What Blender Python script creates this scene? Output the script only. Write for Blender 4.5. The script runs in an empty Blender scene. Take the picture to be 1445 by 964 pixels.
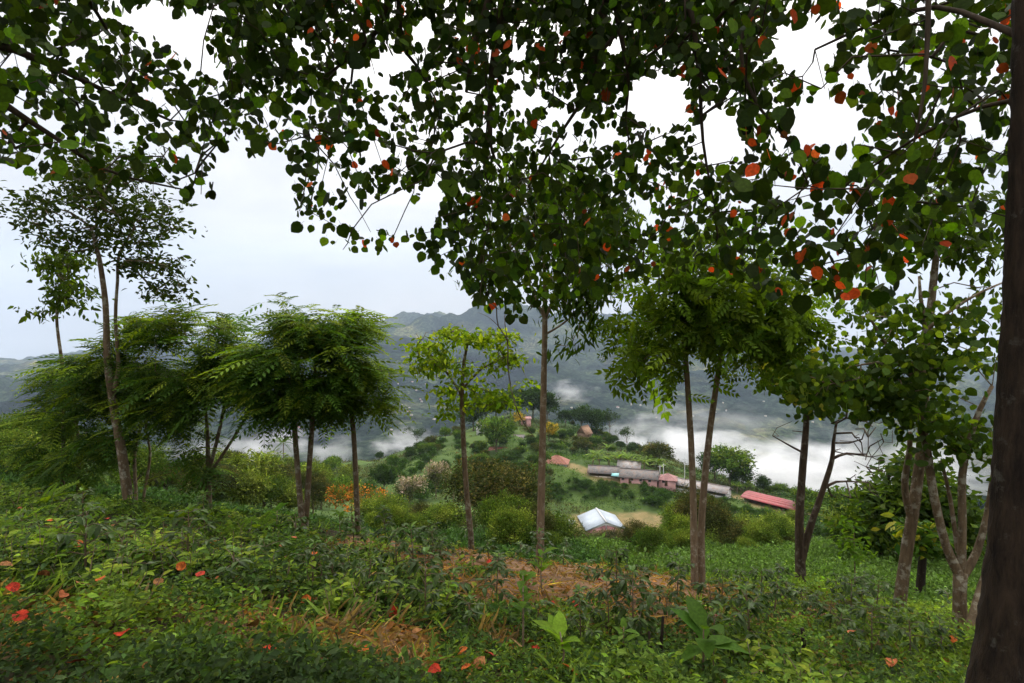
import bpy, math, random
import numpy as np
from mathutils import Vector

random.seed(11)
rng = np.random.default_rng(11)
SC = bpy.context.scene
COL = SC.collection
R = math.radians

# ------------------------------------------------------------------ camera
F = 803.0                      # focal length in pixels of a 1445 px wide frame
PITCH = R(2.28)
cam_d = bpy.data.cameras.new('camera')
cam_d.sensor_width = 36.0
cam_d.lens = 36.0 * F / 1445.0
cam_d.clip_start = 0.05
cam_d.clip_end = 40000
cam = bpy.data.objects.new('camera', cam_d)
COL.objects.link(cam)
cam.rotation_euler = (math.pi / 2 - PITCH, 0, 0)
SC.camera = cam


def ray(px, py):
    a = (np.asarray(px, float) - 722.5) / F
    b = -(np.asarray(py, float) - 482.0) / F
    c, s = math.cos(PITCH), math.sin(PITCH)
    return np.stack([a + 0 * b, c + b * s + 0 * a, -s + b * c + 0 * a], -1)


def P(px, py, Y):
    d = ray(px, py)
    return d * (np.asarray(Y, float) / d[..., 1])[..., None]


# ------------------------------------------------------------------ noise
def _hash(ix, iy, seed):
    n = (ix * 374761393 + iy * 668265263 + seed * 1442695041) & 0xFFFFFFFF
    n = ((n ^ (n >> 13)) * 1274126177) & 0xFFFFFFFF
    n = n ^ (n >> 16)
    return (n & 0xFFFF) / 65535.0


def vnoise(x, y, seed=0):
    x = np.asarray(x, float); y = np.asarray(y, float)
    ix = np.floor(x).astype(np.int64); iy = np.floor(y).astype(np.int64)
    fx = x - ix; fy = y - iy
    fx = fx * fx * (3 - 2 * fx); fy = fy * fy * (3 - 2 * fy)
    a = _hash(ix, iy, seed); b = _hash(ix + 1, iy, seed)
    c = _hash(ix, iy + 1, seed); d = _hash(ix + 1, iy + 1, seed)
    return (a + (b - a) * fx) * (1 - fy) + (c + (d - c) * fx) * fy


def fbm(x, y, seed=0, octv=5, ridged=False):
    t = 0; amp = 0.5
    for k in range(octv):
        n = vnoise(x, y, seed + k * 17)
        if ridged:
            n = 1 - np.abs(2 * n - 1)
        t = t + amp * n
        x = np.asarray(x) * 2.03 + 7.1; y = np.asarray(y) * 2.03 + 3.7; amp *= 0.5
    return t


def sstep(a, b, x):
    t = np.clip((np.asarray(x, float) - a) / (b - a), 0, 1)
    return t * t * (3 - 2 * t)


# ------------------------------------------------------------------ terrain
T_PX = np.array([-250, 0, 180, 340, 520, 620, 722, 800, 900, 1000, 1100, 1200, 1445, 1700], float)
T_U = (T_PX - 722.5) / F
T_Y = [14, 25, 40, 70, 110, 150, 170, 190, 240, 300, 400, 600, 900, 1300, 2000, 3000, 4500, 7000, 12000]
# rows of apparent height (photo rows) from 25 m to 300 m, one column per T_PX
ROWS = {
    25:  [650, 668, 706, 738, 765, 772, 776, 782, 788, 795, 795, 795, 806, 812],
    40:  [655, 664, 708, 735, 762, 770, 774, 782, 786, 790, 790, 789, 795, 800],
    70:  [650, 658, 690, 715, 738, 752, 762, 774, 775, 776, 775, 776, 780, 785],
    110: [640, 645, 672, 692, 714, 735, 750, 762, 765, 762, 758, 756, 765, 770],
    150: [640, 645, 660, 676, 700, 708, 726, 748, 752, 746, 735, 737, 750, 755],
    170: [645, 645, 660, 672, 688, 690, 700, 712, 714, 706, 712, 730, 745, 750],
    190: [650, 648, 662, 668, 672, 665, 660, 664, 668, 684, 705, 730, 745, 750],
    240: [660, 655, 665, 668, 655, 630, 617, 632, 648, 672, 714, 740, 755, 760],
    300: [680, 670, 680, 684, 657, 620, 590, 603, 635, 672, 730, 760, 770, 775],
}
ZDEEP = {400: -112, 600: -190, 900: -255, 1300: -285}
RID = {  # photo rows of the far slopes
    2000: [560, 556, 552, 548, 542, 542, 545, 540, 545, 552, 560, 575, 580, 585],
    3000: [548, 542, 535, 520, 502, 500, 492, 498, 500, 510, 530, 540, 550, 555],
    4500: [535, 522, 505, 484, 462, 458, 441, 452, 448, 462, 500, 515, 530, 535],
    7000: [530, 520, 510, 490, 466, 458, 470, 470, 465, 470, 490, 505, 525, 530],
    12000: [520, 520, 515, 505, 500, 500, 500, 500, 500, 500, 505, 510, 520, 520],
}
HZ = 450.0
TAB = np.zeros((len(T_Y), len(T_U)))
for i, Y in enumerate(T_Y):
    if Y == 14:
        TAB[i] = -1.6 - 0.26 * Y - 0.13 * T_U * Y - .8
    elif Y in ROWS:
        TAB[i] = -(np.array(ROWS[Y]) - HZ) / F * Y
    elif Y in ZDEEP:
        w = {400: .5, 600: .25, 900: .1, 1300: 0}[Y]
        base = TAB[T_Y.index(300)]
        TAB[i] = ZDEEP[Y] + w * (base - base.mean())
        if Y == 1300:
            TAB[i] = -(np.array([640, 636, 632, 628, 622, 620, 620, 622, 625, 632, 640, 650, 655, 660]) - HZ) / F * Y
    else:
        TAB[i] = -(np.array(RID[Y]) - HZ) / F * Y
LOGY = np.log(np.array(T_Y, float))


def _herm(t, p0, p1, m0, m1):
    t2 = t * t; t3 = t2 * t
    return (2*t3-3*t2+1)*p0 + (t3-2*t2+t)*m0 + (-2*t3+3*t2)*p1 + (t3-t2)*m1


# monotone (limited) slopes along log Y
dl = np.diff(LOGY)[:, None]
sec = np.diff(TAB, axis=0) / dl
M = np.zeros_like(TAB)
M[1:-1] = np.where(sec[:-1] * sec[1:] > 0, 2 * sec[:-1] * sec[1:] / (sec[:-1] + sec[1:] + 1e-12), 0)
M[0] = sec[0]; M[-1] = sec[-1]


def table(u, Y):
    u = np.clip(u, T_U[0], T_U[-1]); l = np.clip(np.log(np.maximum(Y, 1)), LOGY[0], LOGY[-1])
    j = np.clip(np.searchsorted(T_U, u, side='right') - 1, 0, len(T_U) - 2)
    i = np.clip(np.searchsorted(LOGY, l, side='right') - 1, 0, len(LOGY) - 2)
    fu = (u - T_U[j]) / (T_U[j+1] - T_U[j]); fu = fu * fu * (3 - 2 * fu) * .6 + fu * .4
    h = LOGY[i+1] - LOGY[i]; t = (l - LOGY[i]) / h
    a = _herm(t, TAB[i, j], TAB[i+1, j], M[i, j] * h, M[i+1, j] * h)
    b = _herm(t, TAB[i, j+1], TAB[i+1, j+1], M[i, j+1] * h, M[i+1, j+1] * h)
    return a * (1 - fu) + b * fu


def H(x, y, detail=True):
    x = np.asarray(x, float); y = np.asarray(y, float)
    r = np.hypot(x, y); az = np.arctan2(x, y)
    azc = np.clip(az, -0.88, 0.88)
    Y = r * np.cos(azc); u = np.tan(azc)
    near = -1.6 - 0.26 * y - 0.13 * x - .24 * sstep(5.5, 10, Y)
    far = table(u, Y)
    w = sstep(11.2, 14.0, Y)
    front = near * (1 - w) + far * w
    back = -1.6 + (-0.26 * y - 0.13 * x) * np.minimum(1, 45 / np.maximum(r, 1e-3))
    wb = sstep(0.95, 1.7, np.abs(az))
    z = front * (1 - wb) + back * wb
    if detail:
        z = z + (fbm(x * .5, y * .5, 3, 4) - .47) * 0.35 * sstep(1, 4, r)
        z = z + (fbm(x * .045, y * .045, 9, 4) - .47) * np.clip((r - 18) * .03, 0, 5)
        k = sstep(500, 1400, r)
        z = z + (fbm(x / 900, y / 900, 21, 7, True) - .62) * np.clip((r - 500) * .11, 0, 430) * k
        z = z + (fbm(x / 160, y / 160, 31, 4, True) - .6) * np.clip((r - 500) * .03, 0, 60) * k
    return z


def G(px, py, ymax=2500):
    """first point of the terrain seen at a photo pixel"""
    d = ray(px, py); d = d / d[1]
    ys = np.exp(np.linspace(math.log(1.5), math.log(ymax), 1400))
    below = ys * d[2] < H(ys * d[0], ys)
    k = int(np.argmax(below))
    if not below.any():
        return None
    Y = ys[k]
    return np.array([d[0] * Y, Y, float(H(d[0] * Y, Y))])


def at(px, Y):
    p = P(px, 650, Y)
    return np.array([p[0], Y, float(H(p[0], Y))])


# ------------------------------------------------------------------ objects
def link(o, parent=None):
    COL.objects.link(o)
    if parent is not None:
        o.parent = parent
    return o


def tag(o, label=None, cat=None, group=None, kind=None):
    if label: o['label'] = label
    if cat: o['category'] = cat
    if group: o['group'] = group
    if kind: o['kind'] = kind
    return o


def thing(name, loc, label, cat, group=None, rz=0.0):
    o = bpy.data.objects.new(name, None)
    o.empty_display_size = .1
    o.location = tuple(float(v) for v in loc); o.rotation_euler = (0, 0, rz)
    link(o)
    return tag(o, label, cat, group)


def mesh(name, V, faces, col=None, mats=(), matidx=None, attrs=None, smooth=False):
    """faces: list of integer arrays (n,3)/(n,4)"""
    V = np.ascontiguousarray(V, np.float32)
    me = bpy.data.meshes.new(name)
    faces = [np.asarray(f, np.int32) for f in faces if len(f)]
    nl = sum(f.size for f in faces); npoly = sum(len(f) for f in faces)
    me.vertices.add(len(V)); me.vertices.foreach_set('co', V.ravel())
    me.loops.add(nl); me.polygons.add(npoly)
    me.loops.foreach_set('vertex_index', np.concatenate([f.ravel() for f in faces]))
    sizes = np.concatenate([np.full(len(f), f.shape[1], np.int32) for f in faces])
    starts = np.concatenate([[0], np.cumsum(sizes)[:-1]]).astype(np.int32)
    me.polygons.foreach_set('loop_start', starts)
    if matidx is not None:
        me.polygons.foreach_set('material_index', np.asarray(matidx, np.int32))
    if smooth:
        me.polygons.foreach_set('use_smooth', np.ones(npoly, bool))
    me.update(calc_edges=True)
    if col is not None:
        a = me.attributes.new('col', 'FLOAT_COLOR', 'POINT')
        c = np.ones((len(V), 4), np.float32); c[:, :3] = np.clip(col, 0, 1)
        a.data.foreach_set('color', c.ravel())
    for k, v in (attrs or {}).items():
        a = me.attributes.new(k, 'FLOAT', 'POINT')
        a.data.foreach_set('value', np.ascontiguousarray(v, np.float32))
    for m in mats:
        me.materials.append(m)
    return me


def obj(name, me, parent=None, loc=None):
    o = bpy.data.objects.new(name, me)
    if loc is not None:
        o.location = tuple(float(v) for v in loc)
    return link(o, parent)


def dup(root, loc, rz=0.0, sc=1.0, label=None, group=None, scz=None):
    r = root.copy(); COL.objects.link(r)
    r.location = tuple(float(v) for v in loc); r.rotation_euler = (0, 0, rz); r.scale = (sc, sc, scz or sc)
    if label: r['label'] = label
    if group: r['group'] = group
    for ch in root.children:
        c = ch.copy(); COL.objects.link(c); c.parent = r
        for g in ch.children:
            d = g.copy(); COL.objects.link(d); d.parent = c
    return r


# ------------------------------------------------------------------ materials
def new_mat(name):
    m = bpy.data.materials.new(name); m.use_nodes = True
    nt = m.node_tree; nt.nodes.clear()
    out = nt.nodes.new('ShaderNodeOutputMaterial')
    return m, nt, out


def N(nt, t, **kw):
    n = nt.nodes.new(t)
    for k, v in kw.items():
        if k in n.inputs.keys():
            n.inputs[k].default_value = v
        else:
            setattr(n, k, v)
    return n


def ramp(nt, fac, stops):
    r = nt.nodes.new('ShaderNodeValToRGB')
    el = r.color_ramp.elements
    while len(el) < len(stops):
        el.new(0.5)
    for e, (p, c) in zip(el, stops):
        e.position = p; e.color = (*c, 1) if len(c) == 3 else c
    nt.links.new(fac, r.inputs[0])
    return r


def leaf_mat(name, trans=.35, rough=.5, spec=.3, tint=(1.6, 1.9, .7)):
    m, nt, out = new_mat(name)
    at_ = N(nt, 'ShaderNodeAttribute', attribute_name='col')
    geo = N(nt, 'ShaderNodeTexCoord')
    no = N(nt, 'ShaderNodeTexNoise', Scale=45.0, Detail=3.0)
    nt.links.new(geo.outputs['Object'], no.inputs['Vector'])
    rp = ramp(nt, no.outputs[0], [(.3, (.72, .72, .72)), (.7, (1.2, 1.2, 1.2))])
    mx = N(nt, 'ShaderNodeMix', data_type='RGBA', blend_type='MULTIPLY'); mx.inputs[0].default_value = 1
    nt.links.new(at_.outputs['Color'], mx.inputs[6]); nt.links.new(rp.outputs[0], mx.inputs[7])
    b = N(nt, 'ShaderNodeBsdfPrincipled', Roughness=rough)
    b.inputs['Specular IOR Level'].default_value = spec
    nt.links.new(mx.outputs[2], b.inputs['Base Color'])
    t = N(nt, 'ShaderNodeBsdfTranslucent')
    mt = N(nt, 'ShaderNodeMix', data_type='RGBA', blend_type='MULTIPLY'); mt.inputs[0].default_value = 1
    nt.links.new(mx.outputs[2], mt.inputs[6]); mt.inputs[7].default_value = (*tint, 1)
    nt.links.new(mt.outputs[2], t.inputs['Color'])
    s = N(nt, 'ShaderNodeMixShader'); s.inputs[0].default_value = trans
    nt.links.new(b.outputs[0], s.inputs[1]); nt.links.new(t.outputs[0], s.inputs[2])
    nt.links.new(s.outputs[0], out.inputs[0])
    return m


def bark_mat(name, c1, c2, c3=None, scale=14, spots=.66, bump=.5):
    m, nt, out = new_mat(name)
    tc = N(nt, 'ShaderNodeTexCoord')
    mp = N(nt, 'ShaderNodeMapping'); mp.inputs['Scale'].default_value = (1, 1, .22)
    nt.links.new(tc.outputs['Object'], mp.inputs[0])
    n1 = N(nt, 'ShaderNodeTexNoise', Scale=float(scale), Detail=8.0, Roughness=.65)
    nt.links.new(mp.outputs[0], n1.inputs['Vector'])
    r1 = ramp(nt, n1.outputs[0], [(.32, c1), (.68, c2)])
    n2 = N(nt, 'ShaderNodeTexNoise', Scale=float(scale) * .45, Detail=6.0, Roughness=.7)
    nt.links.new(tc.outputs['Object'], n2.inputs['Vector'])
    r2 = ramp(nt, n2.outputs[0], [(spots - .05, (0, 0, 0)), (spots + .04, (1, 1, 1))])
    mx = N(nt, 'ShaderNodeMix', data_type='RGBA')
    nt.links.new(r2.outputs[0], mx.inputs[0]); nt.links.new(r1.outputs[0], mx.inputs[6])
    mx.inputs[7].default_value = (*(c3 or c2), 1)
    b = N(nt, 'ShaderNodeBsdfPrincipled', Roughness=.85)
    b.inputs['Specular IOR Level'].default_value = .15
    nt.links.new(mx.outputs[2], b.inputs['Base Color'])
    bp = N(nt, 'ShaderNodeBump', Strength=bump, Distance=.03)
    nt.links.new(n1.outputs[0], bp.inputs['Height']); nt.links.new(bp.outputs[0], b.inputs['Normal'])
    nt.links.new(b.outputs[0], out.inputs[0])
    return m


def plain_mat(name, c, rough=.7, var=.18, scale=3.0, stripes=0.0, metal=0.0, axis='X', rust=None):
    m, nt, out = new_mat(name)
    tc = N(nt, 'ShaderNodeTexCoord')
    n1 = N(nt, 'ShaderNodeTexNoise', Scale=scale, Detail=6.0, Roughness=.65)
    nt.links.new(tc.outputs['Object'], n1.inputs['Vector'])
    lo = tuple(v * (1 - var * 1.6) for v in c); hi = tuple(min(1, v * (1 + var)) for v in c)
    r1 = ramp(nt, n1.outputs[0], [(.3, lo), (.7, hi)] if rust is None else [(.28, lo), (.52, c), (.58, rust), (.64, c), (.75, hi)])
    b = N(nt, 'ShaderNodeBsdfPrincipled', Roughness=rough, Metallic=metal)
    nt.links.new(r1.outputs[0], b.inputs['Base Color'])
    if stripes:
        w = N(nt, 'ShaderNodeTexWave', Scale=stripes, bands_direction=axis)
        nt.links.new(tc.outputs['Object'], w.inputs['Vector'])
        bp = N(nt, 'ShaderNodeBump', Strength=.8, Distance=.05)
        nt.links.new(w.outputs[0], bp.inputs['Height']); nt.links.new(bp.outputs[0], b.inputs['Normal'])
    nt.links.new(b.outputs[0], out.inputs[0])
    return m


M_canopy = leaf_mat('canopy_leaf', .38, .6, .08, (2.1, 2.2, .5))
M_leaf = leaf_mat('leaf', .40, .62, .06, (1.9, 1.9, .5))
M_gloss = leaf_mat('glossy_leaf', .25, .45, .14)
M_red = leaf_mat('withered_leaf', .34, .6, .1, (1.5, 1.1, .8))
# withered leaves: blotched and browned at random
m, nt, out = new_mat('fallen_leaf'); M_fallen = m
at_ = N(nt, 'ShaderNodeAttribute', attribute_name='col')
tc = N(nt, 'ShaderNodeTexCoord'); oi = N(nt, 'ShaderNodeObjectInfo')
ad = N(nt, 'ShaderNodeVectorMath', operation='ADD'); nt.links.new(tc.outputs['Object'], ad.inputs[0]); nt.links.new(oi.outputs['Location'], ad.inputs[1])
no = N(nt, 'ShaderNodeTexNoise', Scale=2.6, Detail=6.0, Roughness=.7); nt.links.new(ad.outputs[0], no.inputs['Vector'])
rp = ramp(nt, no.outputs[0], [(.34, (.22, .14, .10)), (.50, (.75, .62, .55)), (.62, (1.1, 1.0, 1.0))])
mx = N(nt, 'ShaderNodeMix', data_type='RGBA', blend_type='MULTIPLY'); mx.inputs[0].default_value = 1
nt.links.new(at_.outputs['Color'], mx.inputs[6]); nt.links.new(rp.outputs[0], mx.inputs[7])
b = N(nt, 'ShaderNodeBsdfPrincipled', Roughness=.6); b.inputs['Specular IOR Level'].default_value = .15
nt.links.new(mx.outputs[2], b.inputs['Base Color'])
bp = N(nt, 'ShaderNodeBump', Strength=.6, Distance=.05); nt.links.new(no.outputs[0], bp.inputs['Height']); nt.links.new(bp.outputs[0], b.inputs['Normal'])
nt.links.new(b.outputs[0], out.inputs[0])
M_far = leaf_mat('distant_leaf', .25, .8, .05)
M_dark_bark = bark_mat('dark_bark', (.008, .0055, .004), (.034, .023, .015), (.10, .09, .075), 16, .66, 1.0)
M_bark = bark_mat('grey_brown_bark', (.05, .033, .018), (.17, .12, .07), (.24, .215, .16), 14, .57)
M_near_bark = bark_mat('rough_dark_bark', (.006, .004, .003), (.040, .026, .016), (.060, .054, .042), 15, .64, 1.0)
M_pale_bark = bark_mat('pale_bark', (.12, .10, .075), (.26, .225, .17), (.36, .34, .29), 12, .6)
M_dead_bark = bark_mat('dark_brown_bark', (.022, .014, .009), (.085, .058, .038), (.15, .13, .10), 14, .60)
M_twig = bark_mat('twig_bark', (.025, .017, .01), (.06, .042, .026), None, 20, .7, .2)
M_tan = bark_mat('tan_bark', (.11, .075, .045), (.22, .16, .10), (.30, .26, .19), 16, .58)


# ------------------------------------------------------------------ tubes and skeletons
class Tubes:
    def __init__(s):
        s.V = []; s.Q = []; s.T = []; s.n = 0

    def add(s, pts, rad, k=6, cap=True, rough=0.0):
        pts = np.asarray(pts, float); rad = np.asarray(rad, float)
        n = len(pts)
        if n < 2:
            return
        tg = np.gradient(pts, axis=0)
        tg /= np.linalg.norm(tg, axis=1)[:, None] + 1e-9
        ref = np.array([1., 0, 0]) if abs(tg[0, 0]) < .8 else np.array([0, 1., 0])
        A = np.cross(tg, ref); A /= np.linalg.norm(A, axis=1)[:, None] + 1e-9
        B = np.cross(tg, A)
        th = np.linspace(0, 2 * math.pi, k, endpoint=False)
        rr = rad[:, None] * np.ones(k)
        if rough:
            rr = rr * (1 + rough * (rng.random((n, k)) - .5))
        V = pts[:, None] + rr[..., None] * (np.cos(th)[None, :, None] * A[:, None] + np.sin(th)[None, :, None] * B[:, None])
        base = s.n
        s.V.append(V.reshape(-1, 3))
        i = np.arange(n - 1)[:, None] * k + np.arange(k)[None]
        j = np.arange(n - 1)[:, None] * k + (np.arange(k)[None] + 1) % k
        s.Q.append((np.stack([i, j, j + k, i + k], -1).reshape(-1, 4)) + base)
        s.n += n * k
        if cap:
            s.V.append(pts[-1:] + tg[-1:] * rad[-1] * .5)
            a = base + (n - 1) * k + np.arange(k)
            s.T.append(np.stack([a, np.roll(a, -1), np.full(k, s.n)], -1))
            s.n += 1

    def mesh(s, name, mat, base=(0, 0, 0)):
        V = np.concatenate(s.V) - np.asarray(base)
        return mesh(name, V, [np.concatenate(s.Q)] + ([np.concatenate(s.T)] if s.T else []), mats=[mat], smooth=True)


def smooth_poly(pts, step=.22):
    """pts rows x,y,z,r -> resampled Catmull-Rom"""
    p = np.asarray(pts, float)
    q = np.vstack([2 * p[0] - p[1], p, 2 * p[-1] - p[-2]])
    out = []
    for i in range(1, len(q) - 2):
        d = np.linalg.norm(q[i + 1, :3] - q[i, :3]); n = max(2, int(d / step))
        for t in np.linspace(0, 1, n, endpoint=False):
            out.append(.5 * ((2 * q[i]) + (-q[i-1] + q[i+1]) * t + (2*q[i-1] - 5*q[i] + 4*q[i+1] - q[i+2]) * t*t + (-q[i-1] + 3*q[i] - 3*q[i+1] + q[i+2]) * t**3))
    out.append(p[-1])
    return np.array(out)


def grow(stems, targets, sag=.0, arch=.15, wob=.05, seg=.3, from_frac=.5, tip=.004, powr=.42, plen=.35):
    """stems: list of (n,4) polylines.  Returns (chains of branches, positions of the targets' nodes)."""
    pos = []; par = []; fix = []; plenv = []; sid = []
    ok = []
    for si, s in enumerate(stems):
        sid += [si] * len(s)
        n0 = len(pos)
        for i, r in enumerate(s):
            pos.append(r[:3]); fix.append(r[3])
            if i == 0:
                if n0 == 0:
                    par.append(-1)
                else:
                    dd = np.linalg.norm(np.array(pos[:n0]) - r[:3], axis=1); par.append(int(np.argmin(dd)))
            else:
                par.append(len(pos) - 2)
            plenv.append(0.0)
            ok.append(i >= from_frac * len(s))
    nst = len(pos)
    cap = nst + len(targets) * 14 + 10
    A = np.zeros((cap, 3)); A[:nst] = np.array(pos)
    PL = np.zeros(cap); OK = np.zeros(cap, bool); OK[:nst] = ok
    if not OK.any(): OK[nst - 1] = True
    par = par + [0] * (cap - nst)
    n = nst
    base = A[:nst][OK[:nst]]
    dist = np.array([np.min(np.linalg.norm(base - t, axis=1)) for t in targets]) if len(targets) else []
    ends = []
    for ti in np.argsort(dist):
        t = targets[ti]
        d = np.linalg.norm(A[:n] - t, axis=1) + plen * PL[:n]
        d[~OK[:n]] = 1e9
        k = int(np.argmin(d)); L = np.linalg.norm(A[k] - t)
        m = min(12, max(1, int(L / seg)))
        a = A[k]
        prev = k
        for q in range(1, m + 1):
            f = q / m
            w = a + (t - a) * f + np.array([0, 0, arch * L * math.sin(math.pi * f)])
            if q < m:
                w = w + rng.normal(0, wob * min(L, 1.2), 3)
            A[n] = w; par[n] = prev; PL[n] = PL[prev] + L / m; OK[n] = True
            prev = n; n += 1
        ends.append(prev)
    cnt = np.zeros(n); kids = [[] for _ in range(n)]
    for e in ends: cnt[e] += 1
    for i in range(n - 1, 0, -1):
        if par[i] >= 0:
            cnt[par[i]] += cnt[i]
    for i in range(n):
        if par[i] >= 0 and i >= nst:
            kids[par[i]].append(i)
    sidn = list(sid) + [0] * (n - nst)
    for i in range(nst, n):
        sidn[i] = sidn[par[i]]
    rad = tip * np.maximum(cnt, 1) ** powr
    fixr = np.array(fix)
    chains = []
    stack = []
    for i in range(nst):
        for c in kids[i]:
            stack.append((i, c))
    while stack:
        p, c = stack.pop()
        lim = fixr[p] * .75 if p < nst else rad[p]
        ch = [A[p]]; rr = [min(rad[c] * 1.15, lim)]
        cur = c
        while True:
            ch.append(A[cur]); rr.append(min(rad[cur], rr[-1]))
            if not kids[cur]: break
            ks = sorted(kids[cur], key=lambda q: -cnt[q])
            for q in ks[1:]:
                stack.append((cur, q))
            cur = ks[0]
        rr[-1] = min(rr[-1], tip) * .7
        chains.append((np.array(ch), np.array(rr), sidn[cur]))
    return chains, A[ends] if ends else np.zeros((0, 3))


# ------------------------------------------------------------------ leaf templates (y along the leaf, z up)
def tpl_heart():
    ys = np.array([0, .10, .34, .62, .86, 1.0]); w = np.array([.10, .36, .50, .43, .20, .0])
    rib = np.stack([0 * ys, ys, -.16 * ys ** 2], 1)
    l = np.stack([-w, ys - .09 * (ys < .05) - .06 * (np.abs(ys - .1) < .05), rib[:, 2] + .10 * w / .5 - .12 * (w / .5) ** 3], 1); r = l * [-1, 1, 1]
    V = np.vstack([rib, l[:5], r[:5]])
    Q = []
    for i in range(4):
        Q += [[i, i + 1, 6 + i + 1, 6 + i], [i, 11 + i, 11 + i + 1, i + 1]]
    T = [[4, 5, 10], [4, 15, 5]]
    # leaf stalk
    b = len(V)
    V = np.vstack([V, [[-.012, 0, 0], [.012, 0, 0], [.01, -.38, .10], [-.01, -.38, .10]]])
    Q.append([b, b + 1, b + 2, b + 3])
    return V, np.array(Q), np.array(T)


def tpl_ovate(w=.22, droop=.25, fold=.08):
    ys = np.array([0, .4, .75, 1.0])
    rib = np.stack([0 * ys, ys, -droop * ys ** 2], 1)
    l = np.array([[-w, .38, -droop * .14 + fold], [-w * .75, .72, -droop * .5 + fold]]); r = l * [-1, 1, 1]
    V = np.vstack([rib, l, r])
    Q = [[1, 2, 5, 4], [1, 6, 7, 2]]
    T = [[0, 1, 4], [0, 6, 1], [2, 3, 5], [2, 7, 3]]
    return V, np.array(Q), np.array(T)


def tpl_small(w=.25, fold=.1):
    V = np.array([[0, 0, 0], [-w, .5, fold], [w, .5, fold], [0, 1, -.05]])
    return V, np.zeros((0, 4), int), np.array([[0, 3, 1], [0, 2, 3]])


def tpl_frond(n=9, ll=.26, lw=.075, droop=.4, ang=62, hang=.35, bare=.12):
    V = []; T = []
    def leaflet(y0, z0, dx, dy, L, W):
        b = len(V)
        nx, ny = -dy, dx
        V.extend([[0 + dx * .02, y0, z0], [dx * L * .5 + nx * W, y0 + dy * L * .5 + ny * W, z0 - hang * L * .3],
                  [dx * L * .5 - nx * W, y0 + dy * L * .5 - ny * W, z0 - hang * L * .3], [dx * L, y0 + dy * L, z0 - hang * L]])
        T.extend([[b, b + 3, b + 1], [b, b + 2, b + 3]])
    for i in range(n):
        y = bare + (1 - bare) * (i / (n - 1)) ** .9
        s = (.55 + .45 * math.sin(math.pi * min(1, .25 + .75 * i / (n - 1))))
        a = R(ang - 14 * i / n)
        for sg in (-1, 1):
            leaflet(y, -droop * y * y, sg * math.sin(a), math.cos(a), ll * s, lw * s)
    leaflet(1.0, -droop, 0, 1, ll * .7, lw * .7)
    # rachis
    b = len(V)
    for y in (0, .5, 1.0):
        V.extend([[-.006, y, -droop * y * y], [.006, y, -droop * y * y]])
    T.extend([[b, b + 1, b + 3], [b, b + 3, b + 2], [b + 2, b + 3, b + 5], [b + 2, b + 5, b + 4]])
    return np.array(V, float), np.zeros((0, 4), int), np.array(T)


HEART = tpl_heart(); OVATE = tpl_ovate(); SMALL = tpl_small(); NARROW = tpl_ovate(.13, .3, .03)
LANCE = tpl_ovate(.18, .35, .05)
FROND = tpl_frond(7, .32, .052, .45, 60, .35); FROND_BIG = tpl_frond(6, .34, .085, .5, 58, .5); FERN = tpl_frond(12, .2, .05, .5, 72, .15)


class Leaves:
    """many copies of leaf templates in one mesh"""
    def __init__(s):
        s.V = []; s.Q = []; s.T = []; s.C = []; s.n = 0

    def add(s, tpl, pos, d, up, size, col):
        V, Q, T = tpl
        pos = np.asarray(pos, float); m = len(pos)
        if m == 0: return
        d = d / (np.linalg.norm(d, axis=1)[:, None] + 1e-9)
        b = np.cross(d, up); b /= np.linalg.norm(b, axis=1)[:, None] + 1e-9
        u = np.cross(b, d)
        size = np.broadcast_to(np.asarray(size, float), (m,))
        W = V[None] * size[:, None, None]
        X = pos[:, None] + W[..., 0:1] * b[:, None] + W[..., 1:2] * d[:, None] + W[..., 2:3] * u[:, None]
        off = (s.n + np.arange(m) * len(V))[:, None, None]
        s.V.append(X.reshape(-1, 3))
        if len(Q): s.Q.append((Q[None] + off).reshape(-1, 4))
        if len(T): s.T.append((T[None] + off).reshape(-1, 3))
        s.C.append(np.repeat(np.asarray(col, float), len(V), axis=0))
        s.n += m * len(V)

    def mesh(s, name, mat, base=(0, 0, 0)):
        fs = []
        if s.Q: fs.append(np.concatenate(s.Q))
        if s.T: fs.append(np.concatenate(s.T))
        return mesh(name, np.concatenate(s.V) - np.asarray(base), fs, np.concatenate(s.C), [mat])


def rand_dir(n, zlo=-1, zhi=1):
    z = rng.uniform(zlo, zhi, n); a = rng.uniform(0, 2 * math.pi, n); r = np.sqrt(np.maximum(0, 1 - z * z))
    return np.stack([r * np.cos(a), r * np.sin(a), z], 1)


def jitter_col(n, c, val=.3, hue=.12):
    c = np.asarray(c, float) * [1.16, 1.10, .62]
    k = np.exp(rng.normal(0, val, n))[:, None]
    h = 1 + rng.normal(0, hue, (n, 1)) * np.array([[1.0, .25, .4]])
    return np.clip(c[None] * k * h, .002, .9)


# ------------------------------------------------------------------ sky and light
SUN_EL, SUN_AZ = R(48), R(14)          # azimuth from +Y towards +X
w = bpy.data.worlds.new('World'); SC.world = w
w.use_nodes = True
nt = w.node_tree; nt.nodes.clear()
wo = nt.nodes.new('ShaderNodeOutputWorld')
bg = nt.nodes.new('ShaderNodeBackground'); bg.inputs['Strength'].default_value = .1
sky = nt.nodes.new('ShaderNodeTexSky'); sky.sky_type = 'NISHITA'; sky.sun_disc = False
sky.sun_elevation = SUN_EL; sky.sun_rotation = SUN_AZ
sky.dust_density = 2.0
tc = nt.nodes.new('ShaderNodeTexCoord')
mp = nt.nodes.new('ShaderNodeMapping'); mp.inputs['Scale'].default_value = (1.0, 1.0, 3.2)
nt.links.new(tc.outputs['Generated'], mp.inputs[0])
n1 = N(nt, 'ShaderNodeTexNoise', Scale=2.1, Detail=7.0, Roughness=.55, Distortion=.4)
nt.links.new(mp.outputs[0], n1.inputs['Vector'])
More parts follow.
